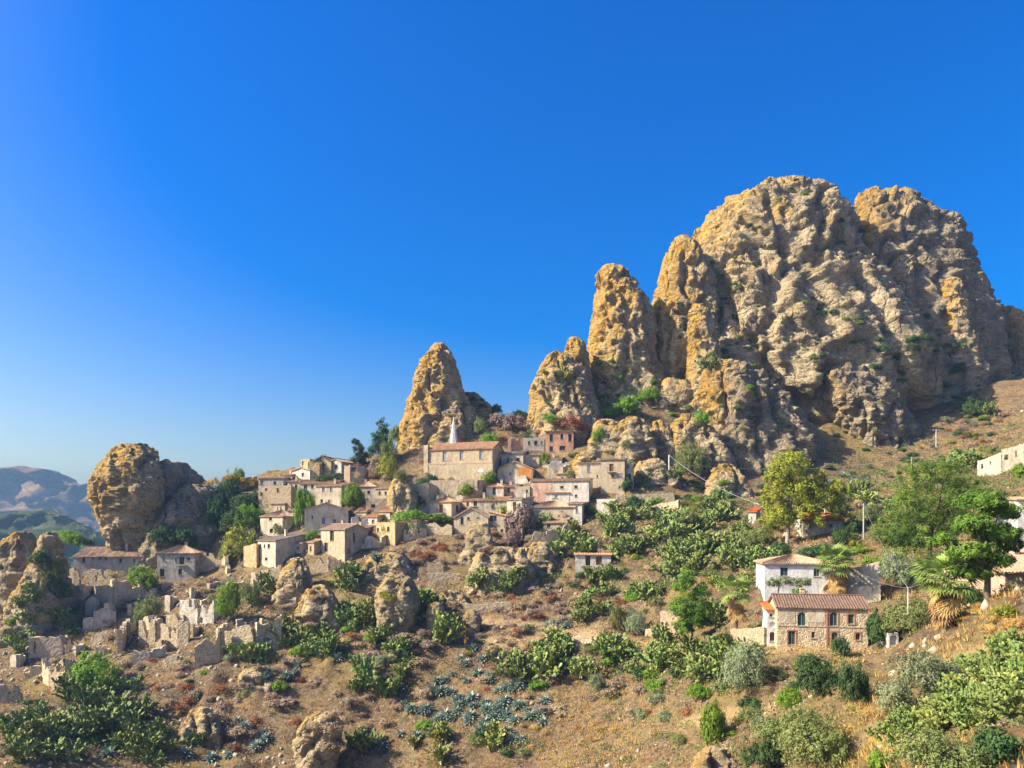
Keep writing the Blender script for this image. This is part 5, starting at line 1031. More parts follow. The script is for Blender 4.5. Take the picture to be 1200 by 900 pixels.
# marked shrubs and bushes of the left and the village
for a in [(112,812,66,48,'bright','big round bright green shrub beside the left ruins'),(166,692,44,30,'bright','bright green bush between the long bluish house and the balcony house'),(172,735,34,40,'olive','olive bush among the left ruins, left of the white roofless ruin'),(268,728,36,48,'bright','bright green tree-like bush right of the white roofless ruin'),(293,712,30,30,'olive'),(255,715,22,20,'olive'),(80,738,34,24,'olive','pale olive bush left of the pale gable remnant'),(60,690,30,40,'olive'),(82,640,40,20,'bright','bright bush on the ridge beside the pointed rock tooth'),(45,665,30,22,'dark'),(70,706,26,30,'dark'),(100,640,26,12,'dark'),
 (275,578,24,30,'bright','bright green bush below the yellow-cornered skyline ruin'),(266,594,34,34,'dark'),(254,624,36,40,'dark','dark thicket right of the grey slanting slab'),(214,644,36,26,'dark','dark thicket at the foot of the head-shaped rock'),(190,640,30,26,'dark'),(272,630,36,34,'dark'),(285,600,36,22,'dark'),(305,592,34,18,'dark'),(296,612,38,22,'bright','bright green bush above the square pale house'),(288,628,30,26,'bright'),(280,650,44,34,'gold','golden-green bush below the dark thicket'),(268,660,28,24,'olive'),(322,590,24,16,'bright'),(275,566,30,10,'yellow','yellow-orange scrub under the skyline ruin'),(292,572,20,12,'yellow'),(252,572,24,12,'yellow'),(312,645,16,12,'dark'),(352,618,14,40,'bright','vine climbing the left end of the large house with blue arched windows'),(364,612,12,30,'bright','vine on the front corner of the house with blue arched windows'),(376,600,12,8,'bright'),(356,586,16,14,'dark'),(375,556,14,18,'dark','dark ivy mass under the hilltop house'),(385,566,44,14,'dark','dark bush bank below the hilltop house'),(383,582,16,10,'bright'),(380,590,14,7,'bright'),
 (414,598,34,32,'bright','round bright green tree in the middle of the upper village'),(327,627,16,14,'olive'),(366,634,18,14,'bright'),(436,578,20,12,'dark'),(455,562,26,28,'gold','golden broom below the conifers'),(470,565,20,16,'olive'),(440,560,18,20,'mauve'),(455,545,30,34,'olive'),(462,520,14,20,'olive'),(490,598,28,24,'dark'),(480,612,44,16,'bright','bright green hedge-like bush below the grey tower ruin'),(515,612,44,12,'bright'),(498,575,30,20,'dark'),(512,582,24,16,'grey'),(545,584,24,18,'bright','bright bush against the church terrace wall'),(571,572,22,20,'bright','bright bush between the church and the tiny white house'),(535,582,14,10,'dark'),(580,600,22,20,'olive','fig-like bush in front of the long orange-roofed house'),(590,605,18,14,'gold'),(608,625,40,34,'mauve','large mauve dry thicket right of the gabled tan house'),(625,605,14,12,'mauve'),(600,640,24,20,'mauve'),(450,628,12,16,'gold'),(484,630,16,16,'gold'),
 (575,520,28,14,'bright','bright green bush on the saddle right of the church roof'),(562,510,20,22,'olive'),(600,505,40,20,'mauve'),(585,500,30,16,'mauve'),(580,487,20,14,'dark'),(610,492,24,12,'dark'),(648,497,22,14,'bright','bright bush at the foot of the cactus-dotted crag'),(665,502,44,16,'rust','domed rust-red bush above the pink house'),(700,520,16,20,'bright','bright bush right of the pink house'),(735,488,40,24,'bright','bright green bushes on the slope below the tall rock finger'),(760,472,36,18,'bright'),(712,490,20,14,'bright'),(680,505,20,12,'rust'),(810,560,52,44,'olive','big olive-green bush below the stubby rock pillar'),(800,545,20,20,'grey'),(822,500,24,20,'bright'),(640,545,14,14,'bright'),(668,560,14,10,'olive'),(690,605,20,14,'dark'),(745,600,30,20,'dark'),(735,575,14,14,'dark'),(770,600,24,18,'bright'),(800,620,36,24,'olive'),(745,745,28,30,'grey','silvery bush right of the cactus bank, above the path'),(725,742,30,34,'olive'),(700,815,30,28,'grey','grey-green bush on the straw-coloured bank'),(470,800,20,12,'olive'),(820,820,36,20,'bright'),(836,850,20,20,'bright'),(835,870,34,44,'bright'),
 (872,815,66,66,'grey','large silvery tree-like bush below the farmhouse terrace'),(845,770,36,30,'dark'),(955,818,60,52,'dark','dark leafy bush below the stone farmhouse'),(1000,830,50,56,'dark'),(985,770,22,22,'dark'),(1028,758,30,40,'dark','dark bush at the right corner of the farmhouse'),(925,830,40,24,'bright'),(1060,745,70,46,'olive','round cream-green shrub right of the farmhouse'),(1085,828,100,70,'grey','large silvery olive right of the farmhouse terrace'),(1050,840,50,40,'grey'),(950,895,110,66,'olive','wispy olive-green tree at the bottom, right of the gully'),(890,905,50,44,'dark'),(900,870,40,26,'olive'),(1100,915,120,64,'olive','broad feathery olive shrub in the bottom right corner'),(1030,905,30,24,'bright'),(1170,895,60,40,'dark'),(1050,690,56,46,'grey','feathery blue-green tree left of the big pines'),(1035,675,30,26,'bright'),(1140,712,50,30,'dark'),(1120,730,24,14,'bright'),(1175,722,30,14,'gold'),(885,645,40,30,'olive'),(915,650,36,16,'dark'),(960,650,44,14,'dark'),(985,640,26,24,'dark'),(1000,625,20,18,'dark'),(905,622,24,14,'bright'),(900,694,14,10,'bright'),(935,700,18,12,'bright'),(1020,605,26,16,'olive'),(1060,640,50,30,'dark'),(1035,640,40,24,'olive'),(1020,668,20,16,'bright'),(1145,490,36,26,'dark','dark bush at the foot of the massif by the right slope'),(1180,545,40,20,'olive'),(1195,560,20,16,'bright'),(990,590,30,14,'olive')]:
    bush(*a)
# plants clinging to the massif and its spires
for a in [(870,320,50,60,26),(930,250,40,30,14),(985,285,30,26,16),(850,440,50,50,24),(760,455,60,40,22),(960,390,60,40,24),(1080,400,50,50,22),(1120,440,40,40,18),(900,480,40,40,14),(1000,530,50,30,6),(655,460,26,30,9),(725,430,26,40,5),(700,470,40,20,8),(1100,480,40,30,8)]:
    region(*a, lambda p: R.choice([shrub('olive', .7, 1.6), shrub('bright', .7, 1.4), pear, shrub('olive', .6, 1.3), shrub('dark', .8, 1.8), shrub('grey', .6, 1.3)])(p), True)
region(1075, 440, 50, 50, 12, shrub('dark', 1.6, 2.8), True)
region(150, 522, 30, 4, 4, shrub('dark', .5, .9), True); region(565, 478, 20, 12, 6, shrub('dark', .9, 1.5), True)
for a in [(1040,570,50,30,12),(1130,520,50,30,10),(1170,600,20,30,6),(700,530,60,30,12),(640,520,30,20,5),(800,590,50,20,10),(870,600,40,20,8),(700,660,60,25,10),(760,700,50,25,8),(840,700,30,30,7),(600,760,60,30,6),(930,660,40,14,6),(960,810,60,30,6),(880,850,40,30,6),(300,770,60,30,6),(420,700,40,30,6),(60,740,50,30,6),(1010,630,30,20,6)]:
    region(*a, lambda p: shrub(R.choice(['olive', 'bright', 'dark', 'olive', 'grey', 'gold']), .8, 1.9, .7)(p))
for a in [(620,770,80,40,14),(560,860,80,30,8),(250,800,80,40,10),(100,850,90,40,12),(450,750,60,40,10),(1100,520,60,40,14),(800,830,60,40,10),(700,700,60,30,8),(740,790,50,20,6),(1050,600,40,20,6),(1030,545,60,20,16),(1130,500,60,25,14),(930,575,60,14,12),(830,575,40,14,8)]:
    region(*a, lambda p: shrub(R.choice(['olive', 'dark', 'dark', 'bright', 'grey']), .7, 1.8, .65)(p))
for a in [(120,780,100,40,14),(250,840,100,40,22),(450,830,60,40,14),(560,720,80,30,18),(720,720,60,30,12),(760,820,60,30,10),(620,750,80,20,14),(1100,520,60,40,14),(400,860,40,30,8)]:
    region(*a, lambda p: shrub(R.choice(['dry', 'mauve', 'rust', 'dry']), .6, 1.3, .6)(p))
# dry shrubs, countable ones
for a in [(650,700,80,30,44),(450,760,60,30,26),(330,720,60,40,18),(250,690,50,30,18),(700,650,60,20,10),(780,640,60,40,16),(640,800,80,40,22),(480,650,60,20,20),(580,640,50,20,16),(320,800,80,30,14),(140,720,70,30,18),(200,790,60,30,10),(1000,590,50,20,10),(1150,500,40,25,14),(1080,560,40,15,8),(430,560,30,20,8),(620,510,40,15,8),(740,530,40,20,10)]:
    region(*a, lambda p: shrub(R.choice(['dry', 'dry', 'mauve', 'mauve', 'rust']), .6, 1.35, .6)(p))
for a in [(650,860,70,25,16),(1170,730,40,25,14),(1000,860,30,40,12),(480,720,40,20,6),(700,800,40,15,8)]: region(*a, shrub('straw', .5, 1.0, .6))

# ------------------------------------------------------------ flowering agave stalks
for px, pb, ht, lab in ((545, 775, 40, 'tall agave flower stalk with yellow blossom beside the large prickly pear'), (510, 892, 34, 'yellow-flowered agave stalk at the bottom, right of the angular boulder'), (575, 800, 30, 'thin agave flower stalk above the agave thicket')):
    g = gnd(px, pb); k = g.y / F; root = tag(obj('agave_flower', None, None, None, g), lab, 'flower'); hh_m = ht * k; mb = MB(); mb.tube([(0, 0, -.3), (0.05, 0, hh_m * .5), (0.12, 0, hh_m)], [0.06, 0.05, 0.03], 6)
    mb.build('stalk', M['bark'], root); L = [(0.12 + R.uniform(-.55, .55), R.uniform(-.4, .4), hh_m * (0.55 + 0.45 * i / 7), 0.26, 0.26, 0.14) for i in range(8)]
    V, f = leaf_cloud(L, 40, 14, 0.07, int(px), .6, .4); me = mesh_np('blossom', V, f); me.materials.append(LM['yellow']); obj('blossom', me, None, root)

# ------------------------------------------------------------ trees
def tree(name, label, px, pb, lobes, mat, nc, per, leaf, d=None, bark='bark', tr=0.28, cat='tree', asp=0.5, cr=0.24, group=None, seed=0, short=None, limbs=6):
    g = gnd(px, pb) if d is None else Vector((wx(px, d), d, wz(pb, d))); d = g.y; k = d / F
    root = tag(obj(name, None, None, None, g), label, cat, group)
    L = [((a - px) * k, c, (pb - b) * k, rx * k, (rx if len(q) < 1 else q[0]) * k, ry * k) for a, b, rx, ry, c, *q in lobes]
    V, f = leaf_cloud(L, nc, per, leaf, seed + int(px), asp, cr); me = mesh_np('crown', V, f); me.materials.append(LM[mat]); obj('crown', me, None, root)
    mb = MB(); rr = random.Random(int(px)); topz = sum(l[2] for l in L) / len(L)
    mid = Vector((rr.uniform(-.2, .2), 0, topz * 0.45)); mb.tube([(0, 0, -1), (0, 0, 0), mid, (mid.x * 2, 0, topz)], [tr * 1.25, tr, tr * .8, tr * .4], 8)
    for l in L[:limbs]:
        e = Vector(l[:3]); m2 = mid.lerp(e, 0.5) + Vector((rr.uniform(-.3, .3), rr.uniform(-.3, .3), 0.2)); mb.tube([mid, m2, e], [tr * .6, tr * .4, tr * .12], 6)
    mb.build('trunk', M[bark], root, True); return root
tree('eucalyptus_tree', 'tall yellow-green tree with pale trunk above the white villa', 923, 634, [(925,548,24,18,0),(903,580,16,14,-1),(930,580,28,18,0.5),(908,606,20,14,-1),(965,582,24,16,1),(985,600,16,14,0),(940,605,22,16,-1),(955,560,14,10,0),(912,560,14,14,0.5),(975,572,14,10,-1)], 'gold', 460, 60, 0.22, bark='palebark', tr=0.4, asp=0.4, cr=0.24)
tree('pine_tree', 'large dark-green pine on the right slope, tallest of the pine group', 1090, 665, [(1085,560,26,20,0),(1112,556,24,16,1),(1065,592,28,22,-1),(1100,592,32,24,0),(1135,582,28,22,1),(1080,624,30,22,-1),(1045,618,22,18,0),(1120,618,28,22,0),(1150,575,22,16,1),(1060,650,24,16,0)], 'pine', 620, 55, 0.19, tr=0.35, asp=0.25, cr=0.20)
tree('pine_tree', 'bright green umbrella-like pine with tall bare trunk near the right edge', 1157, 706, [(1150,588,26,10,0),(1180,600,22,10,1),(1132,615,22,10,-1),(1168,626,26,10,0),(1126,646,24,9,-1),(1160,656,24,9,0),(1190,640,16,10,1),(1106,634,18,8,0),(1140,672,20,7,0)], 'pine', 640, 50, 0.18, tr=0.28, asp=0.25, cr=0.20)
tree('pine_tree', 'small light-green pine sapling clump below the big pines', 1120, 690, [(1115,660,18,12,0),(1135,668,16,12,0),(1100,668,12,10,0)], 'pine', 80, 70, 0.17, tr=0.15, asp=0.25, cr=0.34)
tree('conifer_tree', 'small round-headed conifer standing alone beside the path', 812, 753, [(806,682,11,15,0),(822,700,11,16,0.3),(798,712,14,13,-.3),(815,722,16,15,0),(802,735,12,8,0),(826,728,9,12,.2)], 'pine', 260, 80, 0.17, tr=0.16, asp=0.3, cr=0.32)
tree('conifer_tree', 'dark wind-swept conifer on the skyline, lower of the two by the ochre spire', 421, 548, [(417,519,5,4,0),(421,526,7,4,0),(424,533,9,4,0),(420,539,9,4,0)], 'darkpine', 90, 50, 0.3, tr=0.15, asp=0.25, cr=0.4, d=197)
tree('conifer_tree', 'taller dark conifer beside the left flank of the ochre spire', 448, 548, [(448,496,6,5,0),(449,505,9,5,0),(441,513,9,5,0),(452,516,11,6,0),(444,525,12,6,0),(452,530,10,6,0)], 'darkpine', 130, 50, 0.3, tr=0.2, asp=0.25, cr=0.4, d=196)
for (px, lab) in ((912, 'left umbrella-shaped small olive in front of the white villa'), (937, 'right umbrella-shaped small olive in front of the white villa')):
    tree('olive_tree', lab, px, 702, [(px - 5, 683, 9, 5, 0), (px + 5, 682, 9, 5, 0)], 'grey', 50, 50, 0.12, tr=0.09, asp=0.4, cr=0.35, d=98)
# palms
def frond_mesh(seed, mat, dead=False):
    mb = MB(); g = random.Random(seed); mb.tube([(0, 0, 0), (0.45, 0, 0.05), (0.9, 0, 0.0)], [0.025, 0.02, 0.015], 4)
    n = 13
    for i in range(n):
        a = -1.35 + 2.7 * i / (n - 1); L = 0.95 * (1 - 0.25 * abs(a) / 1.35) * g.uniform(.9, 1.1); dr = Vector((math.cos(a), math.sin(a), 0)); sd = Vector((-dr.y, dr.x, 0)) * 0.055; o = Vector((0.9, 0, 0)); m_ = o + dr * L * 0.6 + Vector((0, 0, -0.03)); e = o + dr * L + Vector((0, 0, -0.28 if not dead else -0.1))
        mb.poly(o, m_ - sd, e, m_ + sd)
    me = mesh_np('frond', mb.v, mb.f); me.materials.append(mat); return me
FR = [frond_mesh(i, LM['palm']) for i in range(3)]; DF = [frond_mesh(i + 9, LM['deadpalm'], True) for i in range(3)]
def palm(label, px, pb, ptop, s, seed, nl=38, nd=34):
    g = gnd(px, pb); k = g.y / F; root = tag(obj('palm_tree', None, None, None, g), label, 'palm'); hz = (pb - ptop) * k - 0.75 * s; rr = random.Random(seed)
    mb = MB(); mb.tube([(0, 0, -1), (0, 0, 0.2), (0.05, 0, hz * .5), (0, 0, hz)], [0.42, 0.34, 0.27, 0.25], 9); mb.build('trunk', M['bark'], root, True)
    for i in range(nl):
        o = obj('frond', R.choice(FR), None, root, (0, 0, hz + rr.uniform(-.1, .2))); o.rotation_euler = (rr.uniform(-.3, .3), -(1.2 - 1.75 * (i / nl)) + rr.uniform(-.15, .15), i * 2.39996); q = s * rr.uniform(.8, 1.1); o.scale = (q, q, q)
    for i in range(nd):
        o = obj('dead_frond', R.choice(DF), None, root, (0, 0, hz - rr.uniform(0, 1.1) * s)); o.rotation_euler = (rr.uniform(-.3, .3), rr.uniform(0.85, 1.4), i * 2.39996); q = s * rr.uniform(.7, 1.0); o.scale = (q, q, q)
palm('palm with a thick skirt of dead fronds in front of the white villa', 979, 706, 648, 1.95, 1)
palm('palm with golden hanging fronds and short bare trunk, right of the round shrub', 1108, 738, 662, 1.7, 2)
palm('shaggy palm with long brown dead skirt left of the farmhouse', 862, 757, 684, 1.6, 3, 26, 44)

# ------------------------------------------------------------ poles and wires
def pole(label, px, pb, pt, mat='timber', arms=0, r=0.13, d=None):
    g = gnd(px, pb) if d is None else Vector((wx(px, d), d, wz(pb, d))); h = (pb - pt) * g.y / F; root = tag(obj('utility_pole', None, None, None, g), label, 'pole')
    mb = MB(); mb.tube([(0, 0, -0.6), (0, 0, h)], [r, r * .75], 8); mb.build('shaft', M[mat], root, True)
    for i in range(arms):
        m2 = MB(); m2.box((-0.9, -0.06, h - 0.35 - i * .6), (0.9, 0.06, h - 0.23 - i * .6)); ao = m2.build('crossarm', M['timber'], root)
        for q in (-0.8, 0, 0.8): m3 = MB(); m3.tube([(q, 0, h - 0.23 - i * .6), (q, 0, h - 0.05 - i * .6)], 0.05, 6); m3.build('insulator', M['trimw'], ao)
    return Vector((g.x, g.y, g.z + h - 0.1))
t1 = pole('pale concrete pole at the right end of the upper village', 784, 568, 533, 'concrete', 0, 0.2)
t2 = pole('thin grey pole just right of the pale concrete pole', 791, 568, 543, 'timber', 0, 0.1)
t3 = pole('pole with crossarm at the foot of the massif on the right slope', 1097, 526, 503, 'concrete', 1, 0.14)
t4 = pole('slim pole above the pale rock on the right slope', 1068, 558, 536, 'timber', 0, 0.12)
t5 = pole('wooden pole right of the red-roofed cottage', 1012, 632, 590, 'timber', 1, 0.13)
t6 = pole('white metal pole in front of the round shrub', 1064, 714, 688, 'steel', 0, 0.06, d=84)
def wire(label, a, b, sag, r=0.03):
    mb = MB(); pts = [a.lerp(b, i / 14) - Vector((0, 0, sag * 4 * (i / 14) * (1 - i / 14))) for i in range(15)]; o0 = pts[0]
    mb.tube([p - o0 for p in pts], r, 5); tag(mb.build('cable', M['steel'], None, True, o0), label, 'cable')
wire('overhead cable from the village pole down to the yellow-green tree', t1, Vector((wx(892, 135), 135, wz(592, 135))), 1.2, 0.05)
wire('second thin cable from the grey pole towards the right slope pole', t2, t4, 2.0, 0.03)
wire('cable between the cottage pole and the white metal pole', t5, t6, 0.8, 0.02)
wire('cable from the white metal pole towards the right edge', t6, Vector((wx(1210, 70), 70, wz(612, 70))), 0.8, 0.02)
wire('short service cable from the white metal pole to the white villa', t6, Vector((wx(1003, 104), 104, wz(668, 104))), 0.5, 0.02)

# ------------------------------------------------------------ only the 300 largest prickly pears stay single; the rest is one thicket
pe = sorted([q for q in PEND if q[0].name.startswith('prickly_pear')], key=lambda q: -q[0].scale[2] / q[0].location.y)
def join_rest(rest, name, label, cat, mat):
    Vs, Fs, k = [], [], 0
    for o, _, _ in rest:
        n = len(o.data.vertices); v = np.empty(n * 3, np.float32); o.data.vertices.foreach_get('co', v); v = v.reshape(-1, 3) * np.array(o.scale); a = o.rotation_euler[2]; c, s_ = math.cos(a), math.sin(a)
        v = np.stack([v[:, 0] * c - v[:, 1] * s_, v[:, 0] * s_ + v[:, 1] * c, v[:, 2]], 1) + np.array(o.location); f = np.empty(len(o.data.loops), np.int32); o.data.loops.foreach_get('vertex_index', f)
        Vs.append(v); Fs.append(f.reshape(-1, 3) + k); k += n; PEND.remove(next(q for q in PEND if q[0] is o)); bpy.data.objects.remove(o)
    if Vs: tag(obj(name, mesh_np(name, np.vstack(Vs), np.vstack(Fs)), mat), label, cat, kind='stuff')
if len(pe) > 300: [bpy.data.objects.remove(q[0]) or PEND.remove(q) for q in pe[312:]]; join_rest(pe[300:312], 'cactus_undergrowth', 'small distant prickly pears merged across the slope', 'cactus', LM['pear'])

# ------------------------------------------------------------ unique labels from the nearest landmark
ORD = ['', 'second ', 'third ', 'fourth ', 'fifth ', 'sixth ', 'seventh ', 'eighth ', 'ninth ', 'tenth ', 'eleventh ', 'twelfth ', 'thirteenth ', 'fourteenth ', 'fifteenth ', 'sixteenth ', 'seventeenth ', 'eighteenth ', 'nineteenth ', 'twentieth '] + ['twenty-%s ' % q for q in ('first', 'second', 'third', 'fourth', 'fifth', 'sixth', 'seventh', 'eighth', 'ninth')] + ['thirtieth '] + ['thirty-%s ' % q for q in ('first', 'second', 'third', 'fourth', 'fifth', 'sixth', 'seventh', 'eighth', 'ninth')]
bucket = {}
for o, kind, (px, py) in PEND:
    best = min(LAND, key=lambda l: (l[0] - px) ** 2 + 1.3 * (l[1] - py) ** 2); dx, dy = px - best[0], py - best[1]
    side = ('right of' if dx > 0 else 'left of') if abs(dx) > 1.3 * abs(dy) else ('below' if dy > 0 else 'above')
    bucket.setdefault((kind, side, best[2] if len(best[2].split()) <= 6 else shorten(best[2])), []).append((dx * dx + dy * dy, o))
for (kind, side, lm), lst in bucket.items():
    lst.sort(key=lambda a: a[0]); short_lm = lm
    for i, (_, o) in enumerate(lst):
        o['label'] = ('%s%s %s the %s' % (ORD[min(i, 38)], kind, side, short_lm)) if i < 39 else ('farther %s %s the %s' % (kind, side, short_lm))
# ------------------------------------------------------------ uncountable ground cover: dry grass, low scrub, rubble
g = np.random.default_rng(5)
zgrid = np.asarray(gz).reshape(ny_, nx_)
def zat(x, y):
    i = np.clip(np.searchsorted(GX, x) - 1, 0, nx_ - 2); j = np.clip(np.searchsorted(GY, y) - 1, 0, ny_ - 2)
    tx = (x - GX[i]) / (GX[i + 1] - GX[i]); ty = (y - GY[j]) / (GY[j + 1] - GY[j])
    return (zgrid[j, i] * (1 - tx) + zgrid[j, i + 1] * tx) * (1 - ty) + (zgrid[j + 1, i] * (1 - tx) + zgrid[j + 1, i + 1] * tx) * ty
def scatter(n, dens, seed):
    gg = np.random.default_rng(seed); y = 32 + 180 * gg.random(n) ** 0.85; px = gg.uniform(-30, 1230, n); x = wx(px, y); z = zat(x, y); py = HZ - F * z / y
    q = np.stack([x, y, z * 0], 1); keep = (py < 930) & (gg.random(n) < dens(q, px, py))
    for ax, ay, cu, su, w, D in FOOT:
        a, b = (x - ax) * cu + (y - ay) * su, -(x - ax) * su + (y - ay) * cu; keep &= ~((a > -.2) & (a < w + .2) & (b > -.4) & (b < D))
    return x[keep], y[keep], z[keep]
def tufts(name, mat, n, dens, seed, blades, h, w, spread, label, cat):
    x, y, z = scatter(n, dens, seed); gg = np.random.default_rng(seed + 1); m = len(x); N_ = m * blades
    sc = np.repeat(gg.uniform(.6, 1.4, m), blades); an = gg.uniform(0, 6.28, N_); r = spread * np.sqrt(gg.random(N_)) * sc
    bx = np.repeat(x, blades) + r * np.cos(an); by = np.repeat(y, blades) + r * np.sin(an); bz = np.repeat(z, blades) - 0.06
    hh = h * gg.uniform(.5, 1.2, N_) * sc; ln = gg.uniform(.1, .7, N_) * hh; a2 = an + gg.normal(size=N_) * .6; ta = gg.uniform(0, 6.28, N_); ww = w * gg.uniform(.6, 1.4, N_) * sc
    B = np.stack([bx, by, bz], 1); T = B + np.stack([ln * np.cos(a2), ln * np.sin(a2), hh], 1); S = np.stack([np.cos(ta) * ww, np.sin(ta) * ww, ww * 0], 1)
    V = np.stack([B - S, B + S, T], 1).reshape(-1, 3); me = mesh_np(name, V, np.arange(N_ * 3).reshape(-1, 3)); return tag(obj(name, me, mat), label, cat, kind='stuff')
nz = lambda q, s, k: fbm(q / s, 3, k)
tufts('grass', LM['straw'], 36000, lambda q, px, py: sstep(-0.1, 0.35, nz(q, 9, 71)) * 0.9 + 0.08, 3, 9, 0.42, 0.035, 0.35, 'dry straw-coloured grass covering the slope', 'grass')
tufts('grass', LM['rust'], 11000, lambda q, px, py: sstep(0.0, 0.35, nz(q, 14, 75)) * 0.9 + 0.04, 13, 8, 0.28, 0.05, 0.4, 'rust-red dry herbs covering the slope', 'grass')
def low_scrub(name, mat, n, dens, seed, per, rad, leaf, label):
    x, y, z = scatter(n, dens, seed); gg = np.random.default_rng(seed + 2); m = len(x); N_ = m * per; ci = np.repeat(np.arange(m), per); s = np.repeat(gg.uniform(.5, 1.5, m), per)
    u = gg.normal(size=(N_, 3)); u /= np.linalg.norm(u, axis=1, keepdims=True); u[:, 2] = np.abs(u[:, 2]) * .75; P = np.stack([x, y, z], 1)[ci] + u * (rad * s * gg.uniform(.5, 1.05, N_))[:, None]
    t = u + gg.normal(size=(N_, 3)) * .8; t /= np.linalg.norm(t, axis=1, keepdims=True); b = np.cross(t, gg.normal(size=(N_, 3))); b /= np.linalg.norm(b, axis=1, keepdims=True) + 1e-9
    a = t * (leaf * s)[:, None]; b = b * (leaf * .3 * s)[:, None]; V = np.stack([P - a, P + b, P + a * .8, P - b], 1).reshape(-1, 3)
    tag(obj(name, mesh_np(name, V, np.arange(N_ * 4).reshape(-1, 4)), mat), label, 'scrub', kind='stuff')
low_scrub('undergrowth', LM['dry'], 7500, lambda q, px, py: sstep(-0.25, 0.3, nz(q, 12, 81)), 23, 16, 0.45, 0.19, 'low brown dry scrub covering the hillside')
low_scrub('undergrowth', LM['mauve'], 6000, lambda q, px, py: sstep(-0.15, 0.3, nz(q, 16, 85)), 33, 16, 0.48, 0.19, 'low mauve-grey dry scrub covering the hillside')
low_scrub('undergrowth', LM['olive'], 4000, lambda q, px, py: np.maximum(sstep(0.0, 0.3, nz(q, 11, 89)) * (0.35 + 0.65 * sstep(640, 760, px)), 0.6 * sstep(930, 980, px) * sstep(700, 660, py)), 43, 30, 0.4, 0.12, 'low olive-green herbs covering the hillside')
low_scrub('undergrowth', LM['pear'], 3000, lambda q, px, py: np.maximum(sstep(0.05, 0.35, nz(q, 10, 93)) * (0.2 + 0.6 * sstep(600, 720, px)), 0.85 * sstep(630, 680, px) * sstep(690, 670, py) * sstep(570, 590, py)), 53, 20, 0.5, 0.15, 'low green herbs and small cactus covering the hillside')
def mask(*rects):
    def f(q, px, py):
        r = np.zeros(len(px))
        for a, b, c, d, w in rects: r = np.maximum(r, w * sstep(a - 15, a + 15, px) * sstep(b + 15, b - 15, px) * sstep(c - 8, c + 8, py) * sstep(d + 8, d - 8, py))
        return r * (0.35 + 0.65 * sstep(-0.2, 0.15, nz(q, 6, 101)))
    return f
low_scrub('undergrowth', LM['pear'], 34000, mask((630, 900, 585, 690, .9), (690, 900, 755, 805, .7), (980, 1210, 540, 630, .6), (240, 470, 680, 770, .3), (0, 220, 815, 900, .5), (450, 640, 770, 900, .25)), 73, 22, 0.85, 0.2, 'low green prickly pear and herb cover on the slope')
low_scrub('undergrowth', LM['olive'], 22000, mask((630, 900, 585, 690, .6), (690, 1000, 755, 900, .6), (980, 1210, 480, 700, .6), (700, 850, 480, 580, .5), (240, 470, 680, 770, .4), (430, 480, 540, 580, .9)), 83, 22, 0.8, 0.19, 'low olive-green scrub cover on the slope')
low_scrub('undergrowth', LM['mauve'], 24000, mask((440, 720, 630, 800, .8), (560, 700, 490, 540, .9), (120, 330, 680, 780, .7), (640, 900, 590, 690, .35), (400, 480, 560, 690, .6), (0, 330, 780, 900, .4), (1080, 1210, 470, 560, .5)), 93, 22, 0.7, 0.19, 'mounded mauve-brown dry scrub cover on the slope')
tufts('grass', LM['straw'], 44000, mask((1090, 1210, 690, 780, 1), (960, 1060, 820, 900, .9), (580, 760, 800, 900, .8), (640, 900, 745, 765, .7), (900, 1010, 755, 775, .9), (1080, 1200, 470, 540, .5), (520, 720, 660, 720, .4)), 103, 12, 0.5, 0.04, 0.4, 'tall yellow dry grass on the banks', 'grass')
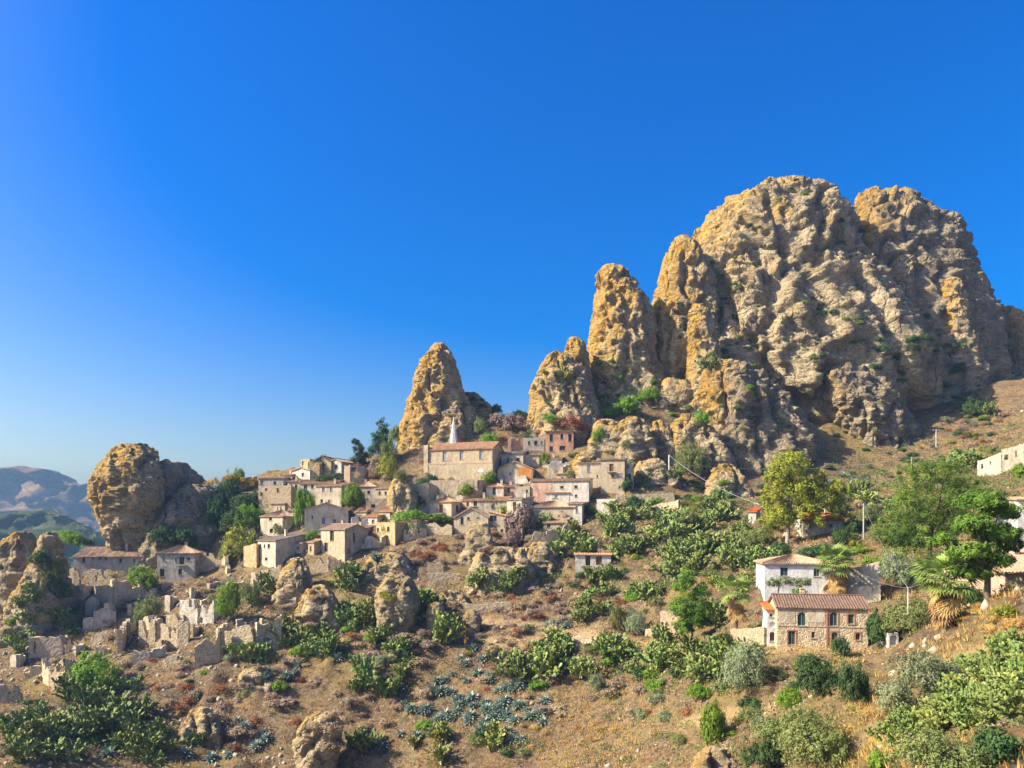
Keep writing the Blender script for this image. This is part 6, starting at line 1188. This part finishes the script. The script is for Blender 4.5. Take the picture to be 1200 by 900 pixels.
# loose stones
ico = np.array([(0, 0, 1), (.9, 0, .2), (.28, .85, .2), (-.72, .53, .25), (-.72, -.53, .2), (.28, -.85, .25), (.5, .4, -.6), (-.5, .3, -.6), (0, -.6, -.6)], float)
icf = np.array([(0, 1, 2), (0, 2, 3), (0, 3, 4), (0, 4, 5), (0, 5, 1), (1, 6, 2), (2, 6, 7), (2, 7, 3), (3, 7, 4), (4, 7, 8), (4, 8, 5), (5, 8, 1), (1, 8, 6)])
sx, sy_, sz = scatter(16000, lambda q, px, py: sstep(-0.1, 0.35, nz(q, 13, 97)) * (0.3 + 0.7 * sstep(420, 330, px)) + 0.5 * sstep(360, 320, px) * sstep(670, 690, py) * sstep(820, 790, py), 63)
m_ = len(sx); gg = np.random.default_rng(64); ss = 0.14 + 0.5 * gg.random(m_) ** 3; an = gg.uniform(0, 6.28, m_)
V = ico[None] * (1 + .3 * gg.normal(size=(m_, 9, 1)) .clip(-1, 1)) * gg.uniform(.6, 1.2, (m_, 1, 3)) * ss[:, None, None]; c_, s_ = np.cos(an)[:, None], np.sin(an)[:, None]
V = np.stack([V[:, :, 0] * c_ - V[:, :, 1] * s_ + sx[:, None], V[:, :, 0] * s_ + V[:, :, 1] * c_ + sy_[:, None], V[:, :, 2] + sz[:, None]], 2).reshape(-1, 3)
FI = (icf[None] + 9 * np.arange(m_)[:, None, None]).reshape(-1, 3)
M['stones'] = plain('loose_pale_stone', (0.42, 0.35, 0.26), 0.95, 0.45, 1.0)
tag(obj('gravel', mesh_np('gravel', V, FI), M['stones']), 'loose pale stones strewn over the slope', 'stones', kind='stuff')

# ------------------------------------------------------------ the air
hb = MB(); hb.box((-3400, -2900, -130), (3400, 3400, 127)); hz_o = hb.build('haze', None); hm = bpy.data.materials.new('pale_haze'); hm.use_nodes = True; ht = hm.node_tree
ht.nodes.remove(ht.nodes['Principled BSDF']); pv = ht.nodes.new('ShaderNodeVolumePrincipled'); pv.inputs['Color'].default_value = (0.32, 0.60, 1.0, 1); pv.inputs['Density'].default_value = 0.00015; pv.inputs['Anisotropy'].default_value = 0.2
ht.links.new(pv.outputs[0], ht.nodes['Material Output'].inputs['Volume']); hz_o.data.materials.append(hm); tag(hz_o, kind='stuff')
